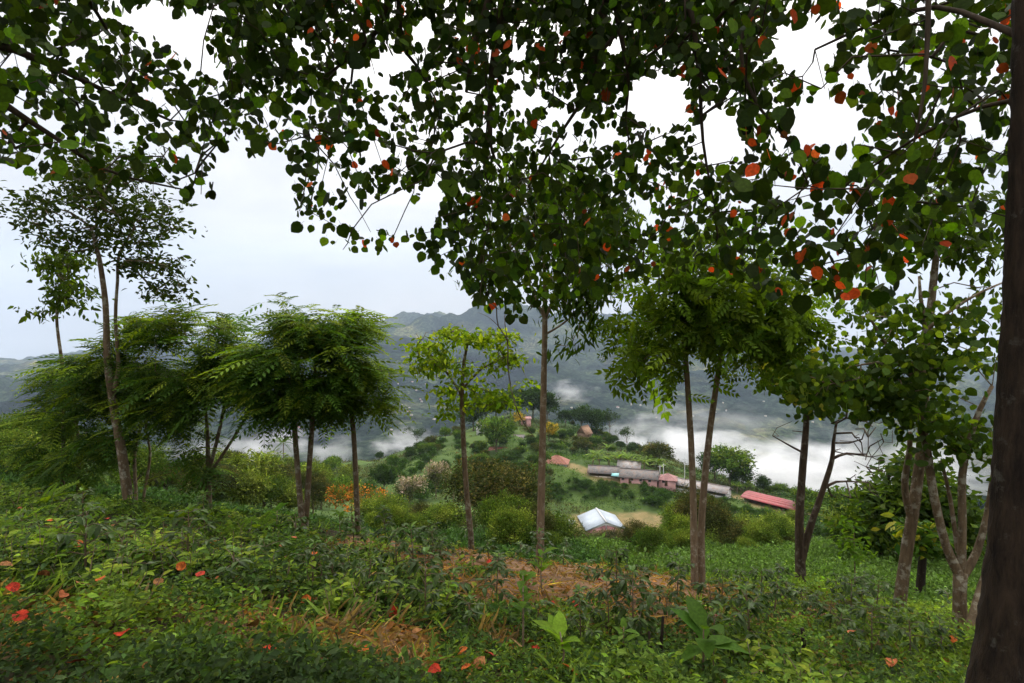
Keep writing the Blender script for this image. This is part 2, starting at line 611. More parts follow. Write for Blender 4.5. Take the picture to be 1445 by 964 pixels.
r1 = ramp(nt, n1.outputs[0], [(.36, (.80, .81, .83)), (.50, (.97, .97, .97)), (.64, (1.18, 1.17, 1.16))])
# an overcast sky is three times as bright overhead as at the horizon
sx_ = nt.nodes.new('ShaderNodeSeparateXYZ'); nt.links.new(tc.outputs['Generated'], sx_.inputs[0])
r0 = ramp(nt, sx_.outputs['Z'], [(.0, (2.95, 2.80, 2.66)), (.09, (2.95, 2.81, 2.68)), (.18, (3.75, 3.62, 3.5)), (.34, (5.6, 5.5, 5.45)), (.65, (10.8, 10.4, 10.0)), (1.0, (15, 14.7, 14.3))])
# the sun behind the cloud layer makes its part of the cloud brighter
sd = Vector((math.sin(SUN_AZ) * math.cos(SUN_EL), math.cos(SUN_AZ) * math.cos(SUN_EL), math.sin(SUN_EL)))
nv = nt.nodes.new('ShaderNodeVectorMath'); nv.operation = 'DOT_PRODUCT'
nt.links.new(tc.outputs['Generated'], nv.inputs[0]); nv.inputs[1].default_value = sd
r2 = ramp(nt, nv.outputs['Value'], [(.0, (.94, .965, 1.0)), (.45, (.985, .985, .985)), (.80, (1.08, 1.05, 1.02)), (1.0, (1.4, 1.36, 1.3))])
m0 = N(nt, 'ShaderNodeMix', data_type='RGBA', blend_type='MULTIPLY'); m0.inputs[0].default_value = 1
nt.links.new(r0.outputs[0], m0.inputs[6]); nt.links.new(r1.outputs[0], m0.inputs[7])
mm = N(nt, 'ShaderNodeMix', data_type='RGBA', blend_type='MULTIPLY'); mm.inputs[0].default_value = 1
nt.links.new(m0.outputs[2], mm.inputs[6]); nt.links.new(r2.outputs[0], mm.inputs[7])
mx = N(nt, 'ShaderNodeMix', data_type='RGBA'); mx.inputs[0].default_value = .93
nt.links.new(sky.outputs[0], mx.inputs[6]); nt.links.new(mm.outputs[2], mx.inputs[7])
nt.links.new(mx.outputs[2], bg.inputs['Color']); nt.links.new(bg.outputs[0], wo.inputs[0])

sl = bpy.data.lights.new('sun', 'SUN'); sl.energy = 1.4; sl.angle = R(22); sl.color = (1, .96, .9)
so = bpy.data.objects.new('sun', sl); link(so)
so.rotation_euler = (-sd).to_track_quat('-Z', 'Y').to_euler()

SC.view_settings.view_transform = 'Standard'
SC.view_settings.look = 'None'
SC.view_settings.exposure = 1.15
SC.view_settings.gamma = 1.0
SC.view_settings.use_curve_mapping = False
cy = SC.cycles
cy.use_denoising = True
cy.max_bounces = 6; cy.diffuse_bounces = 3; cy.glossy_bounces = 2; cy.transmission_bounces = 3
cy.transparent_max_bounces = 8; cy.volume_bounces = 5
cy.volume_step_rate = 1.0; cy.volume_max_steps = 64
cy.use_adaptive_sampling = True; cy.adaptive_threshold = 0.02
cy.sample_clamp_indirect = 4.0

# ------------------------------------------------------------------ the ground
# bare or trodden places: photo pixel, radius along x and y in metres
BARE = [(650, 795, 1.3, .8), (735, 800, 1.4, .9), (840, 840, 1.9, 1.1), (930, 860, 1.4, .9), (980, 835, 1.2, .8), (790, 800, 1.2, .6),
        (1185, 880, .9, .5), (1230, 885, .6, .35), (440, 900, .5, .3), (330, 880, .5, .22), (1000, 880, .6, .4), (700, 905, .3, .2),
        (1100, 905, .5, .35), (45, 885, .5, .3), (540, 770, .6, .7), (1330, 890, .5, .3), (880, 790, 1.0, .6), (560, 905, .4, .3), (890, 848, 1.1, .7), (955, 862, 1.0, .7), (1005, 850, .8, .6), (860, 825, 1.0, .6), (1215, 872, .7, .45)]
BPOS = []
for (px, py, rx, ry) in BARE:
    g = G(px, py)
    BPOS.append((g[0], g[1], rx, ry))
ROADPX = [(800, 655), (835, 671), (880, 680), (930, 684), (985, 690), (1030, 699), (1070, 713), (1110, 722), (1150, 725)]
ROAD = np.array([G(*p)[:2] for p in ROADPX])
YARD = [at(872, 155), 21.0, 13.0]
# cultivated clearing and pasture on the spur, in metres


def bare(x, y):
    b = np.zeros_like(x)
    nz = (fbm(x * 2.3, y * 2.3, 77, 4) - .47) * 1.3
    for (cx, cy_, rx, ry) in BPOS:
        d = np.hypot((x - cx) / (rx * 1.5), (y - cy_) / (ry * 1.8))
        b = np.maximum(b, 1 - sstep(.6, 1.0, d + nz * 1.6))
    # the yard round the white hall and the dirt road along the sheds
    d = np.hypot((x - YARD[0][0]) / 17, (y - YARD[0][1]) / 11) + (fbm(x * .12, y * .12, 5, 3) - .45) * .5
    b = np.maximum(b, 1 - sstep(.8, 1.0, d))
    dm = np.full(x.shape, 1e9)
    for a, c in zip(ROAD[:-1], ROAD[1:]):
        v = c - a; L2 = v @ v
        t = np.clip(((x - a[0]) * v[0] + (y - a[1]) * v[1]) / L2, 0, 1)
        dm = np.minimum(dm, np.hypot(x - a[0] - t * v[0], y - a[1] - t * v[1]))
    b = np.maximum(b, 1 - sstep(2.2, 3.6, dm))
    return b


def sheet(name, r0, r1_, nr, mat, centre=False):
    rs = np.exp(np.linspace(math.log(r0), math.log(r1_), nr))
    az = np.concatenate([np.linspace(-.9, .9, 420), np.linspace(.9, 2 * math.pi - .9, 90)[1:-1]])
    RR, AA = np.meshgrid(rs, az, indexing='ij')
    x = RR * np.sin(AA); y = RR * np.cos(AA)
    z = H(x, y)
    V = np.stack([x, y, z], -1).reshape(-1, 3)
    na = len(az)
    i = np.arange(nr - 1)[:, None] * na + np.arange(na)[None]
    j = np.arange(nr - 1)[:, None] * na + (np.arange(na)[None] + 1) % na
    Q = np.stack([i, i + na, j + na, j], -1).reshape(-1, 4)[:, ::-1]
    fs = [Q]
    if centre:
        V = np.vstack([V, [[0, 0, -1.6]]])
        a = np.arange(na); fs.append(np.stack([np.full(na, len(V) - 1), (a + 1) % na, a], -1)[:, ::-1])
    b = bare(V[:, 0], V[:, 1]) if r0 < 400 else np.zeros(len(V))
    me = mesh(name, V, fs, mats=[mat], attrs={'bare': b}, smooth=True)
    # faces must look up
    if me.polygons[0].normal.z < 0:
        me.flip_normals()
    o = obj(name, me)
    return tag(o, kind='structure')


def ground_mat(name, stops, bare_stops, sc, bump=.4, dist=.05):
    m, nt, out = new_mat(name)
    tc = N(nt, 'ShaderNodeTexCoord')
    n1 = N(nt, 'ShaderNodeTexNoise', Scale=sc, Detail=10.0, Roughness=.68)
    nt.links.new(tc.outputs['Object'], n1.inputs['Vector'])
    r1 = ramp(nt, n1.outputs[0], stops)
    n2 = N(nt, 'ShaderNodeTexNoise', Scale=sc * 3.1, Detail=8.0, Roughness=.7)
    nt.links.new(tc.outputs['Object'], n2.inputs['Vector'])
    r2 = ramp(nt, n2.outputs[0], bare_stops)
    at_ = N(nt, 'ShaderNodeAttribute', attribute_name='bare')
    mx = N(nt, 'ShaderNodeMix', data_type='RGBA')
    nt.links.new(at_.outputs['Fac'], mx.inputs[0]); nt.links.new(r1.outputs[0], mx.inputs[6]); nt.links.new(r2.outputs[0], mx.inputs[7])
    b = N(nt, 'ShaderNodeBsdfPrincipled', Roughness=.95); b.inputs['Specular IOR Level'].default_value = .1
    nt.links.new(mx.outputs[2], b.inputs['Base Color'])
    bp = N(nt, 'ShaderNodeBump', Strength=bump, Distance=dist)
    nt.links.new(n2.outputs[0], bp.inputs['Height']); nt.links.new(bp.outputs[0], b.inputs['Normal'])
    nt.links.new(b.outputs[0], out.inputs[0])
    return m


M_ground = ground_mat('soil_and_moss', [(.3, (.020, .014, .008)), (.5, (.030, .026, .012)), (.7, (.035, .045, .014))],
                      [(.3, (.06, .034, .018)), (.5, (.15, .085, .045)), (.72, (.26, .165, .09))], 1.6)
M_hill = ground_mat('hill_pasture', [(.3, (.028, .05, .012)), (.48, (.046, .078, .018)), (.62, (.068, .105, .022)), (.75, (.11, .11, .035))],
                    [(.3, (.075, .09, .03)), (.46, (.14, .115, .05)), (.6, (.20, .15, .07)), (.75, (.25, .19, .10))], .06, .3, .6)

# far slopes: forest, plots and clearings
m, nt, out = new_mat('forest_and_plots'); M_mount = m
tc = N(nt, 'ShaderNodeTexCoord')
na_ = N(nt, 'ShaderNodeTexNoise', Scale=.0022, Detail=9.0, Roughness=.68)
nt.links.new(tc.outputs['Object'], na_.inputs['Vector'])
ra = ramp(nt, na_.outputs[0], [(.38, (.006, .011, .012)), (.48, (.016, .027, .022)), (.56, (.034, .050, .034)), (.66, (.085, .088, .055))])
vo = N(nt, 'ShaderNodeTexVoronoi', Scale=.0065); vo.inputs['Randomness'].default_value = 1
nt.links.new(tc.outputs['Object'], vo.inputs['Vector'])
rv = ramp(nt, vo.outputs['Color'], [(.2, (.45, .5, .5)), (.55, (1, 1, 1)), (.8, (2.2, 1.9, 1.3)), (.9, (2.6, 1.7, 1.1))])
mxx = N(nt, 'ShaderNodeMix', data_type='RGBA', blend_type='MULTIPLY'); mxx.inputs[0].default_value = .8
nt.links.new(ra.outputs[0], mxx.inputs[6]); nt.links.new(rv.outputs[0], mxx.inputs[7])
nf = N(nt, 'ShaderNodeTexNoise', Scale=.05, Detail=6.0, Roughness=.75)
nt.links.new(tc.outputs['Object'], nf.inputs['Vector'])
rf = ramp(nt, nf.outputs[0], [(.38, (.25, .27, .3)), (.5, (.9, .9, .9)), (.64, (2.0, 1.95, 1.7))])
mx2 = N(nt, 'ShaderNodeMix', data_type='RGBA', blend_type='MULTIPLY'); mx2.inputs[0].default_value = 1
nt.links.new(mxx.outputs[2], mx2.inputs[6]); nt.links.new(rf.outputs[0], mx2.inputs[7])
b = N(nt, 'ShaderNodeBsdfPrincipled', Roughness=1.0); b.inputs['Specular IOR Level'].default_value = 0
nt.links.new(mx2.outputs[2], b.inputs['Base Color'])
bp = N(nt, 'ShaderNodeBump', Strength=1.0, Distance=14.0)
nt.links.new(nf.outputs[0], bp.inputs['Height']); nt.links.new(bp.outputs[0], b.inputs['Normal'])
nt.links.new(b.outputs[0], out.inputs[0])

sheet('ground', .5, 60, 230, M_ground, True)
sheet('hill', 60, 430, 150, M_hill)
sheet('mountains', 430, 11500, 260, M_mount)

# ------------------------------------------------------------------ air and fog
HAZE = 0.62e-4
me = bpy.data.meshes.new('haze')
x, y0, y1, z0, z1 = 12600, -12600, 12600, -1600, 1500
me.from_pydata([(-x, y0, z0), (x, y0, z0), (x, y1, z0), (-x, y1, z0), (-x, y0, z1), (x, y0, z1), (x, y1, z1), (-x, y1, z1)], [],
               [(0, 3, 2, 1), (4, 5, 6, 7), (0, 1, 5, 4), (1, 2, 6, 5), (2, 3, 7, 6), (3, 0, 4, 7)])
m, nt, out = new_mat('haze'); v = nt.nodes.new('ShaderNodeVolumePrincipled')
v.inputs['Color'].default_value = (.66, .80, 1.0, 1); v.inputs['Density'].default_value = HAZE
v.inputs['Anisotropy'].default_value = .2
nt.links.new(v.outputs[0], out.inputs['Volume'])
me.materials.append(m)
tag(obj('haze', me), kind='stuff', label='pale blue humid air over the whole valley', cat='haze')


def fog(label, c, s, dens, seed, thr=.42, nscale=2.2, rz=0.0):
    """a flattened ball of mist; density from noise, thinning towards its skin"""
    bm_ = bpy.data.meshes.new('fog_bank')
    nu, nv_ = 24, 12
    V = []
    for i in range(nv_ + 1):
        th = math.pi * i / nv_
        for j in range(nu):
            ph = 2 * math.pi * j / nu
            V.append((math.sin(th) * math.cos(ph), math.sin(th) * math.sin(ph), math.cos(th)))
    Fs = [(i * nu + j, (i + 1) * nu + j, (i + 1) * nu + (j + 1) % nu, i * nu + (j + 1) % nu) for i in range(nv_) for j in range(nu)]
    bm_.from_pydata(V, [], Fs)
    m, nt, out = new_mat('fog')
    tc = N(nt, 'ShaderNodeTexCoord')
    mp = N(nt, 'ShaderNodeMapping'); mp.inputs['Location'].default_value = (seed * 3.7, seed * 1.3, 0)
    k = max(s)
    mp.inputs['Scale'].default_value = (s[0] / k, s[1] / k, s[2] / k * 2.0)
    nt.links.new(tc.outputs['Object'], mp.inputs[0])
    no = N(nt, 'ShaderNodeTexNoise', Scale=nscale, Detail=5.0, Roughness=.6, Distortion=.35)
    nt.links.new(mp.outputs[0], no.inputs['Vector'])
    ln = N(nt, 'ShaderNodeVectorMath', operation='LENGTH'); nt.links.new(tc.outputs['Object'], ln.inputs[0])
    # density = max(0, (noise - thr) * 3.2 + .42 - r^2) * gain
    sq = N(nt, 'ShaderNodeMath', operation='POWER'); nt.links.new(ln.outputs['Value'], sq.inputs[0]); sq.inputs[1].default_value = 2.0
    sb = N(nt, 'ShaderNodeMath', operation='SUBTRACT'); nt.links.new(no.outputs[0], sb.inputs[0]); sb.inputs[1].default_value = thr
    ml = N(nt, 'ShaderNodeMath', operation='MULTIPLY_ADD'); nt.links.new(sb.outputs[0], ml.inputs[0]); ml.inputs[1].default_value = 3.6; ml.inputs[2].default_value = .40
    s2 = N(nt, 'ShaderNodeMath', operation='SUBTRACT'); nt.links.new(ml.outputs[0], s2.inputs[0]); nt.links.new(sq.outputs[0], s2.inputs[1])
    mxm = N(nt, 'ShaderNodeMath', operation='MAXIMUM'); nt.links.new(s2.outputs[0], mxm.inputs[0]); mxm.inputs[1].default_value = 0
    gm = N(nt, 'ShaderNodeMath', operation='MULTIPLY'); nt.links.new(mxm.outputs[0], gm.inputs[0]); gm.inputs[1].default_value = dens
    v = nt.nodes.new('ShaderNodeVolumePrincipled')
    v.inputs['Color'].default_value = (.99, .99, .995, 1)
    v.inputs['Anisotropy'].default_value = 0.0
    nt.links.new(gm.outputs[0], v.inputs['Density'])
    nt.links.new(v.outputs[0], out.inputs['Volume'])
    bm_.materials.append(m)
    o = obj('fog_bank', bm_, loc=c)
    o.scale = s; o.rotation_euler = (0, 0, rz)
    return tag(o, label, 'fog', kind='stuff')


FOGS = [  # label, px, py, Y, half size x, y, z, density, threshold, noise scale
    ('thick white fog filling the valley behind the tin roofed sheds', 955, 628, 540, 90, 130, 24, .034, .48, 3.2),
    ('thick white fog low in the valley behind the red roofed shed', 1110, 665, 600, 130, 150, 36, .030, .48, 3.2),
    ('white fog rising in the valley at the right behind the bare tree', 1260, 660, 680, 150, 170, 46, .015, .49, 3.2),
    ('wisp of fog over the valley between the twin stemmed trees', 350, 630, 700, 120, 130, 20, .02, .50, 3.4),
    ('small puff of fog rising behind the pasture slope', 572, 625, 620, 45, 70, 20, .026, .49, 3.0),
    ('thin fog streak on the slope left of the thin stemmed tree', 470, 636, 760, 90, 110, 18, .012, .51, 3.2),
    ('drifting fog wisp over the far slope behind the tallest tree', 800, 552, 1500, 110, 170, 36, .010, .53, 3.6),
    ('faint drifting mist above the far valley floor', 1000, 590, 1250, 260, 280, 30, .004, .52, 3.6),
]
for (lab, px, py, Y, sx, sy, sz, de, th, ns) in FOGS:
    fog(lab, P(px, py, Y), (sx, sy, sz), de, px * .01, th, ns)
# ------------------------------------------------------------------ near trees
def stem(pts, step=.22):
    """rows (photo px, photo py, Y, radius)"""
    q = np.array([[*P(a[0], a[1], a[2]), a[3] * .78] for a in pts])
    return smooth_poly(q, step)


def rooted(pts):
    """a stem whose first row stands on the ground (sunk a little)"""
    s = stem(pts)
    g = H(s[0, 0], s[0, 1]) - .12
    if s[0, 2] > g:
        flare = s[0].copy(); flare[2] = g; flare[3] *= 1.12
        s = np.vstack([flare, s])
    return s


def crown_pts(ells, n, Y, rd, gap=.0):
    """targets in ellipsoids given as (px, py, rx, ry[, weight, dY])"""
    wts = np.array([e[2] * e[3] * (e[4] if len(e) > 4 else 1) for e in ells], float)
    k = rng.multinomial(n, wts / wts.sum())
    out = []
    for e, c in zip(ells, k):
        if c == 0: continue
        d = rand_dir(c) * (rng.random((c, 1)) ** (1 / 2.6))
        Yc = Y + (e[5] if len(e) > 5 else 0)
        ry = max(.35, min(rd, e[2] / F * Yc * 1.1))
        out.append(P(e[0] + d[:, 0] * e[2], e[1] + d[:, 2] * e[3], Yc + d[:, 1] * ry))
    p = np.vstack(out)
    # crowns break up into layers and clumps with gaps between
    g = fbm(p[:, 0] * 1.5 + p[:, 1] * .9, p[:, 2] * 2.6 + p[:, 1] * .5, n % 97, 3)
    return p[g > np.quantile(g, gap)]


def foliate(L, ends, kind, col, size, per=5, spread=.25, tip_col=None, tip_frac=.15, centre=None, val=.25, hang=0.0, flat=1.0):
    n = len(ends) * per
    pos = np.repeat(ends, per, axis=0)
    if kind == 'frond':
        a = rng.uniform(0, 2 * math.pi, n)
        d = np.stack([np.cos(a), np.sin(a), rng.uniform(-.5, .6, n)], 1)
        if centre is not None:
            o = pos - centre; o[:, 2] *= .3; o /= np.linalg.norm(o, axis=1)[:, None] + 1e-6
            d = d + o * .25
        up = np.tile([0, 0, 1.], (n, 1)) + rng.normal(0, .18, (n, 3))
        pos = pos + rng.normal(0, spread * .25, (n, 3))
    else:
        d = rand_dir(n, -.9 - hang, .5 - hang)
        d[:, 2] -= hang
        pos = pos + rng.normal(0, spread, (n, 3)) * [1, 1, flat]
        up = rand_dir(n, .1, 1.0)
        up += rng.normal(0, .25, (n, 3))
    c = jitter_col(n, col, val, .10)
    if tip_col is not None:
        zz = pos[:, 2]
        q = (zz - zz.min()) / (np.ptp(zz) + 1e-6)
        pick = rng.random(n) < tip_frac * (.3 + 1.4 * q)
        c[pick] = jitter_col(int(pick.sum()), tip_col, val, .1)
    tpl = {'frond': FROND, 'bigfrond': FROND_BIG, 'heart': HEART, 'ovate': OVATE, 'small': SMALL, 'narrow': NARROW, 'lance': LANCE}[kind]
    L.add(tpl, pos, d, up, size * np.exp(rng.normal(0, .22, n)), c)


def near_tree(name, label, cat, stems, ells, n, Y, rd, kind, col, size, per, spread, bark, leafm=None, tip_col=None, tip_frac=.15,
              group=None, seg=.3, tip=.005, from_frac=.5, val=.25, hang=0.0, bare_pts=None, stem_names=None, arch=.12, wob=.06, gap=.3, flat=.7):
    base = stems[0][0, :3].copy(); base[2] = H(base[0], base[1])
    t = thing(name, base, label, cat, group)
    tg = crown_pts(ells, int(n * 1.25), Y, rd, gap) if n else np.zeros((0, 3))
    alltg = tg if bare_pts is None else (np.vstack([tg, bare_pts]) if len(tg) else bare_pts)
    ch, ends = grow(stems, alltg, seg=seg, tip=tip, from_frac=from_frac, arch=arch, wob=wob)
    # each stem with the branches that grow from it
    for i, s in enumerate(stems):
        tb = Tubes(); tb.add(s[:, :3], s[:, 3], 10, True, .09)
        for p_, r_, s_ in ch:
            if s_ == i:
                tb.add(p_, r_, 6 if r_[0] > .02 else 4, False)
        obj('trunk', tb.mesh('trunk', bark, base), t)
    if n:
        L = Leaves()
        foliate(L, tg, kind, col, size, per, spread, tip_col, tip_frac, tg.mean(0), val, hang, flat)
        obj('crown', L.mesh('crown', leafm or M_leaf, base), t)
    return t


DARK = (.022, .048, .012); MID = (.035, .075, .014); FRESH = (.085, .17, .02); LIME = (.16, .24, .03)

# tall tree at the left with small dark leaves and a second leader
near_tree('tall_tree', 'tall slim tree with a curved pale mottled trunk and airy dark crown of small leaves', 'tree',
          [rooted([(180, 700, 12, .135), (172, 640, 12, .12), (158, 560, 12, .10), (151, 500, 12, .088), (149, 430, 12, .075), (140, 365, 12, .06), (128, 320, 12, .04)]),
           stem([(158, 560, 12, .07), (167, 520, 12.05, .055), (163, 450, 12.1, .045), (166, 395, 12.1, .04), (168, 360, 12.1, .035), (190, 320, 12.1, .025)])],
          [(65, 295, 62, 40), (140, 285, 85, 48), (205, 315, 60, 42), (150, 240, 80, 30), (215, 372, 50, 16), (240, 410, 34, 18), (100, 335, 70, 22)],
          330, 12, 1.5, 'ovate', (.020, .034, .012), .12, 16, .17, M_bark, from_frac=.6, tip=.006, gap=.22, flat=.5)
near_tree('slender_tree', 'slender thin stemmed tree with a small drooping crown left of the tall mottled trunk', 'tree',
          [rooted([(88, 690, 14, .06), (90, 600, 14, .055), (88, 520, 14, .05), (80, 450, 14, .042), (86, 400, 14, .03)])],
          [(90, 385, 48, 32), (100, 415, 40, 24), (62, 438, 22, 9), (70, 375, 30, 18)], 90, 14, .9, 'ovate', (.028, .05, .012), .15, 13, .16, M_bark,
          tip_col=(.06, .10, .02), hang=.25)

FR = dict(kind='frond', leafm=M_leaf, tip_col=(.10, .15, .025), tip_frac=.28, gap=.25)
near_tree('feathery_tree', 'low feathery dark green tree leaning out beside the tall mottled trunk, far left', 'tree',
          [rooted([(110, 700, 14, .06), (112, 640, 14, .05), (106, 580, 14, .04)])],
          [(75, 530, 38, 20), (65, 600, 32, 42), (110, 560, 60, 55), (100, 640, 60, 40), (70, 650, 40, 30)], 120, 14, 1.3, col=(.038, .078, .02), size=.42, per=9,
          spread=.3, bark=M_bark, from_frac=.3, **FR)
near_tree('feathery_tree', 'feathery dark tree with thin reddish stems behind the tall mottled trunk', 'tree',
          [rooted([(192, 700, 13, .05), (190, 640, 13, .045), (200, 590, 13, .04), (190, 530, 13, .03)]),
           rooted([(203, 700, 13.2, .04), (212, 640, 13.2, .035), (206, 600, 13.2, .03), (225, 540, 13.2, .025)])],
          [(150, 500, 60, 34), (200, 470, 50, 28), (170, 560, 75, 60), (130, 530, 50, 40), (215, 540, 45, 50), (150, 620, 45, 32)], 190, 13, 1.4, col=(.033, .068, .018), size=.42, per=9,
          spread=.3, bark=M_tan, from_frac=.4, **FR)
near_tree('feathery_tree', 'wide feathery dark tree with a short trunk fanning into three thin limbs', 'tree',
          [rooted([(295, 712, 12, .075), (294, 660, 12, .065), (292, 600, 12, .045), (285, 540, 12, .03)]),
           stem([(295, 665, 12, .05), (310, 605, 12, .045), (318, 560, 12, .035), (320, 520, 12, .025)]),
           stem([(296, 668, 12, .045), (322, 630, 11.9, .04), (345, 592, 11.9, .035), (362, 560, 11.9, .025)])],
          [(250, 470, 80, 36), (310, 480, 60, 34), (290, 530, 80, 44), (235, 545, 60, 50), (345, 520, 45, 50), (260, 600, 40, 40), (258, 650, 42, 30)], 240, 12, 1.5, col=(.036, .074, .018), size=.42, per=9,
          spread=.3, bark=M_bark, from_frac=.35, **FR)
near_tree('feathery_tree', 'bushy feathery tree with two close thin trunks rising side by side', 'tree',
          [rooted([(427, 745, 10.8, .075), (419, 650, 10.8, .065), (416, 590, 10.8, .055), (421, 510, 10.8, .035)]),
           rooted([(431, 745, 11, .075), (437, 650, 11, .065), (441, 590, 11, .055), (445, 500, 11, .035)])],
          [(395, 460, 50, 32), (440, 455, 60, 30), (400, 500, 70, 40), (460, 505, 60, 50), (400, 555, 62, 35), (450, 560, 60, 34), (360, 535, 30, 40)], 260, 10.9, 1.5, col=(.042, .088, .02), size=.40, per=9,
          spread=.3, bark=M_bark, from_frac=.6, **FR)
near_tree('feathery_tree', 'single thin trunked feathery tree with bright drooping outer fronds, right of the twin trunks', 'tree',
          [rooted([(505, 750, 11.4, .075), (502, 670, 11.4, .065), (498, 600, 11.4, .06), (492, 530, 11.4, .045), (495, 480, 11.4, .03)])],
          [(500, 490, 42, 38), (515, 530, 42, 36), (535, 560, 26, 26), (480, 560, 34, 28), (505, 455, 30, 18)], 130, 11.4, 1.2, kind='frond', leafm=M_leaf, tip_col=(.12, .19, .02), tip_frac=.4,
          col=(.08, .14, .014), size=.40, per=9, spread=.3, bark=M_bark, from_frac=.6)

# bright green tree in the middle
near_tree('bright_tree', 'bright yellow green tree with open layered crown and mossy thin trunk', 'tree',
          [rooted([(665, 762, 12.3, .085), (658, 690, 12.3, .075), (654, 620, 12.3, .07), (652, 560, 12.3, .06), (655, 510, 12.3, .045), (662, 475, 12.3, .03)]),
           stem([(652, 560, 12.3, .035), (630, 525, 12.3, .03), (605, 512, 12.3, .022)]),
           stem([(652, 550, 12.3, .035), (680, 520, 12.2, .03), (712, 505, 12.2, .022)])],
          [(650, 475, 40, 14), (690, 480, 36, 16), (600, 498, 36, 20), (585, 515, 18, 20), (640, 520, 40, 18), (705, 508, 34, 18), (735, 545, 22, 24), (640, 560, 28, 22), (690, 560, 36, 16), (632, 585, 14, 12), (715, 570, 26, 14)],
          120, 12.3, 1.2, 'ovate', (.085, .15, .018), .135, 22, .17, M_bark, tip_col=(.17, .24, .03), tip_frac=.35, from_frac=.7, hang=.12, flat=.4, gap=.35,
          bare_pts=crown_pts([(605, 474, 26, 10)], 14, 12.3, .4))

# tallest tree in the middle
near_tree('tall_tree', 'tallest straight tree in the middle with a bare tan pole trunk and round dark crown', 'tree',
          [rooted([(762, 780, 11.6, .11), (764, 690, 11.6, .10), (766, 600, 11.6, .09), (768, 510, 11.6, .08), (769, 445, 11.6, .07), (768, 380, 11.6, .05), (762, 310, 11.6, .035)]),
           stem([(769, 450, 11.6, .045), (755, 420, 11.6, .04), (735, 370, 11.6, .03), (715, 320, 11.6, .02)]),
           stem([(769, 450, 11.6, .045), (785, 415, 11.6, .04), (810, 370, 11.6, .03), (835, 320, 11.6, .02)]),
           stem([(769, 472, 11.6, .03), (790, 460, 11.6, .025), (815, 440, 11.6, .02)])],
          [(760, 260, 90, 40), (710, 310, 62, 50), (800, 300, 90, 60), (760, 350, 90, 50), (690, 370, 40, 30), (850, 370, 50, 50), (815, 420, 50, 40), (845, 440, 28, 38), (800, 480, 26, 22), (720, 405, 40, 18), (870, 320, 40, 40)],
          390, 11.6, 1.7, 'narrow', (.028, .055, .014), .21, 14, .2, M_tan, tip_col=(.06, .10, .02), tip_frac=.12, from_frac=.75, hang=.35)

# two slim trunks to the right of the middle
near_tree('slim_tree', 'left of two slim crossing trunks with drooping pinnate leaves above the fog', 'tree',
          [rooted([(980, 822, 10.4, .09), (979, 740, 10.4, .08), (976, 640, 10.4, .072), (970, 540, 10.4, .064), (965, 460, 10.4, .05), (970, 400, 10.4, .03)])],
          [(950, 395, 60, 34), (920, 470, 36, 26), (925, 505, 36, 20), (975, 450, 50, 30), (985, 380, 60, 36), (905, 500, 22, 18)], 78, 10.4, 1.2, 'bigfrond', (.07, .12, .016), .42, 7, .3, M_tan,
          tip_col=(.13, .20, .03), tip_frac=.3, from_frac=.7)
near_tree('slim_tree', 'right of two slim crossing trunks, its dark pinnate crown spreading to the right', 'tree',
          [rooted([(990, 822, 10.5, .095), (990, 740, 10.5, .085), (998, 640, 10.5, .075), (1010, 550, 10.5, .065), (1018, 495, 10.5, .055), (1022, 440, 10.5, .035), (1020, 390, 10.5, .025)])],
          [(1030, 390, 70, 40), (1085, 430, 60, 40), (1050, 470, 70, 40), (1095, 490, 40, 34), (1060, 520, 34, 22), (1010, 350, 60, 30), (1110, 455, 36, 40), (1030, 440, 60, 30)], 115, 10.5, 1.3, 'bigfrond', (.058, .104, .014), .42, 7, .3, M_tan,
          tip_col=(.10, .16, .025), tip_frac=.18, from_frac=.7)

# dead forked tree with one leafy stem
near_tree('forked_tree', 'dark forked tree, one stem leafy on top and the other dead with bare twisted twigs', 'tree',
          [rooted([(1130, 815, 13, .15), (1128, 740, 13, .12), (1132, 670, 13, .105), (1137, 610, 13, .09), (1140, 560, 13, .06), (1145, 535, 13, .04)]),
           stem([(1131, 790, 13, .12), (1143, 745, 13, .10), (1160, 695, 13, .085), (1174, 650, 13, .07), (1176, 625, 13, .05), (1180, 598, 13, .035)]),
           stem([(1162, 690, 13, .05), (1180, 680, 13, .035), (1210, 680, 13, .02)]),
           stem([(1174, 648, 13, .045), (1195, 640, 13, .035), (1230, 645, 13.2, .018)]),
           stem([(1136, 640, 13, .04), (1120, 632, 13, .03), (1090, 615, 13, .014)])],
          [(1130, 530, 52, 28), (1165, 545, 40, 26), (1105, 510, 30, 22), (1150, 575, 26, 14)], 110, 13, 1.0, 'heart', (.030, .058, .014), .14, 8, .22, M_dead_bark,
          tip_col=(.14, .15, .03), tip_frac=.2, from_frac=.45, hang=.3, tip=.013, wob=.1,
          bare_pts=crown_pts([(1105, 605, 26, 18), (1205, 610, 40, 30), (1225, 660, 36, 30), (1190, 700, 36, 16), (1240, 620, 26, 30), (1150, 610, 14, 20), (1235, 690, 20, 14)], 75, 13, .8))

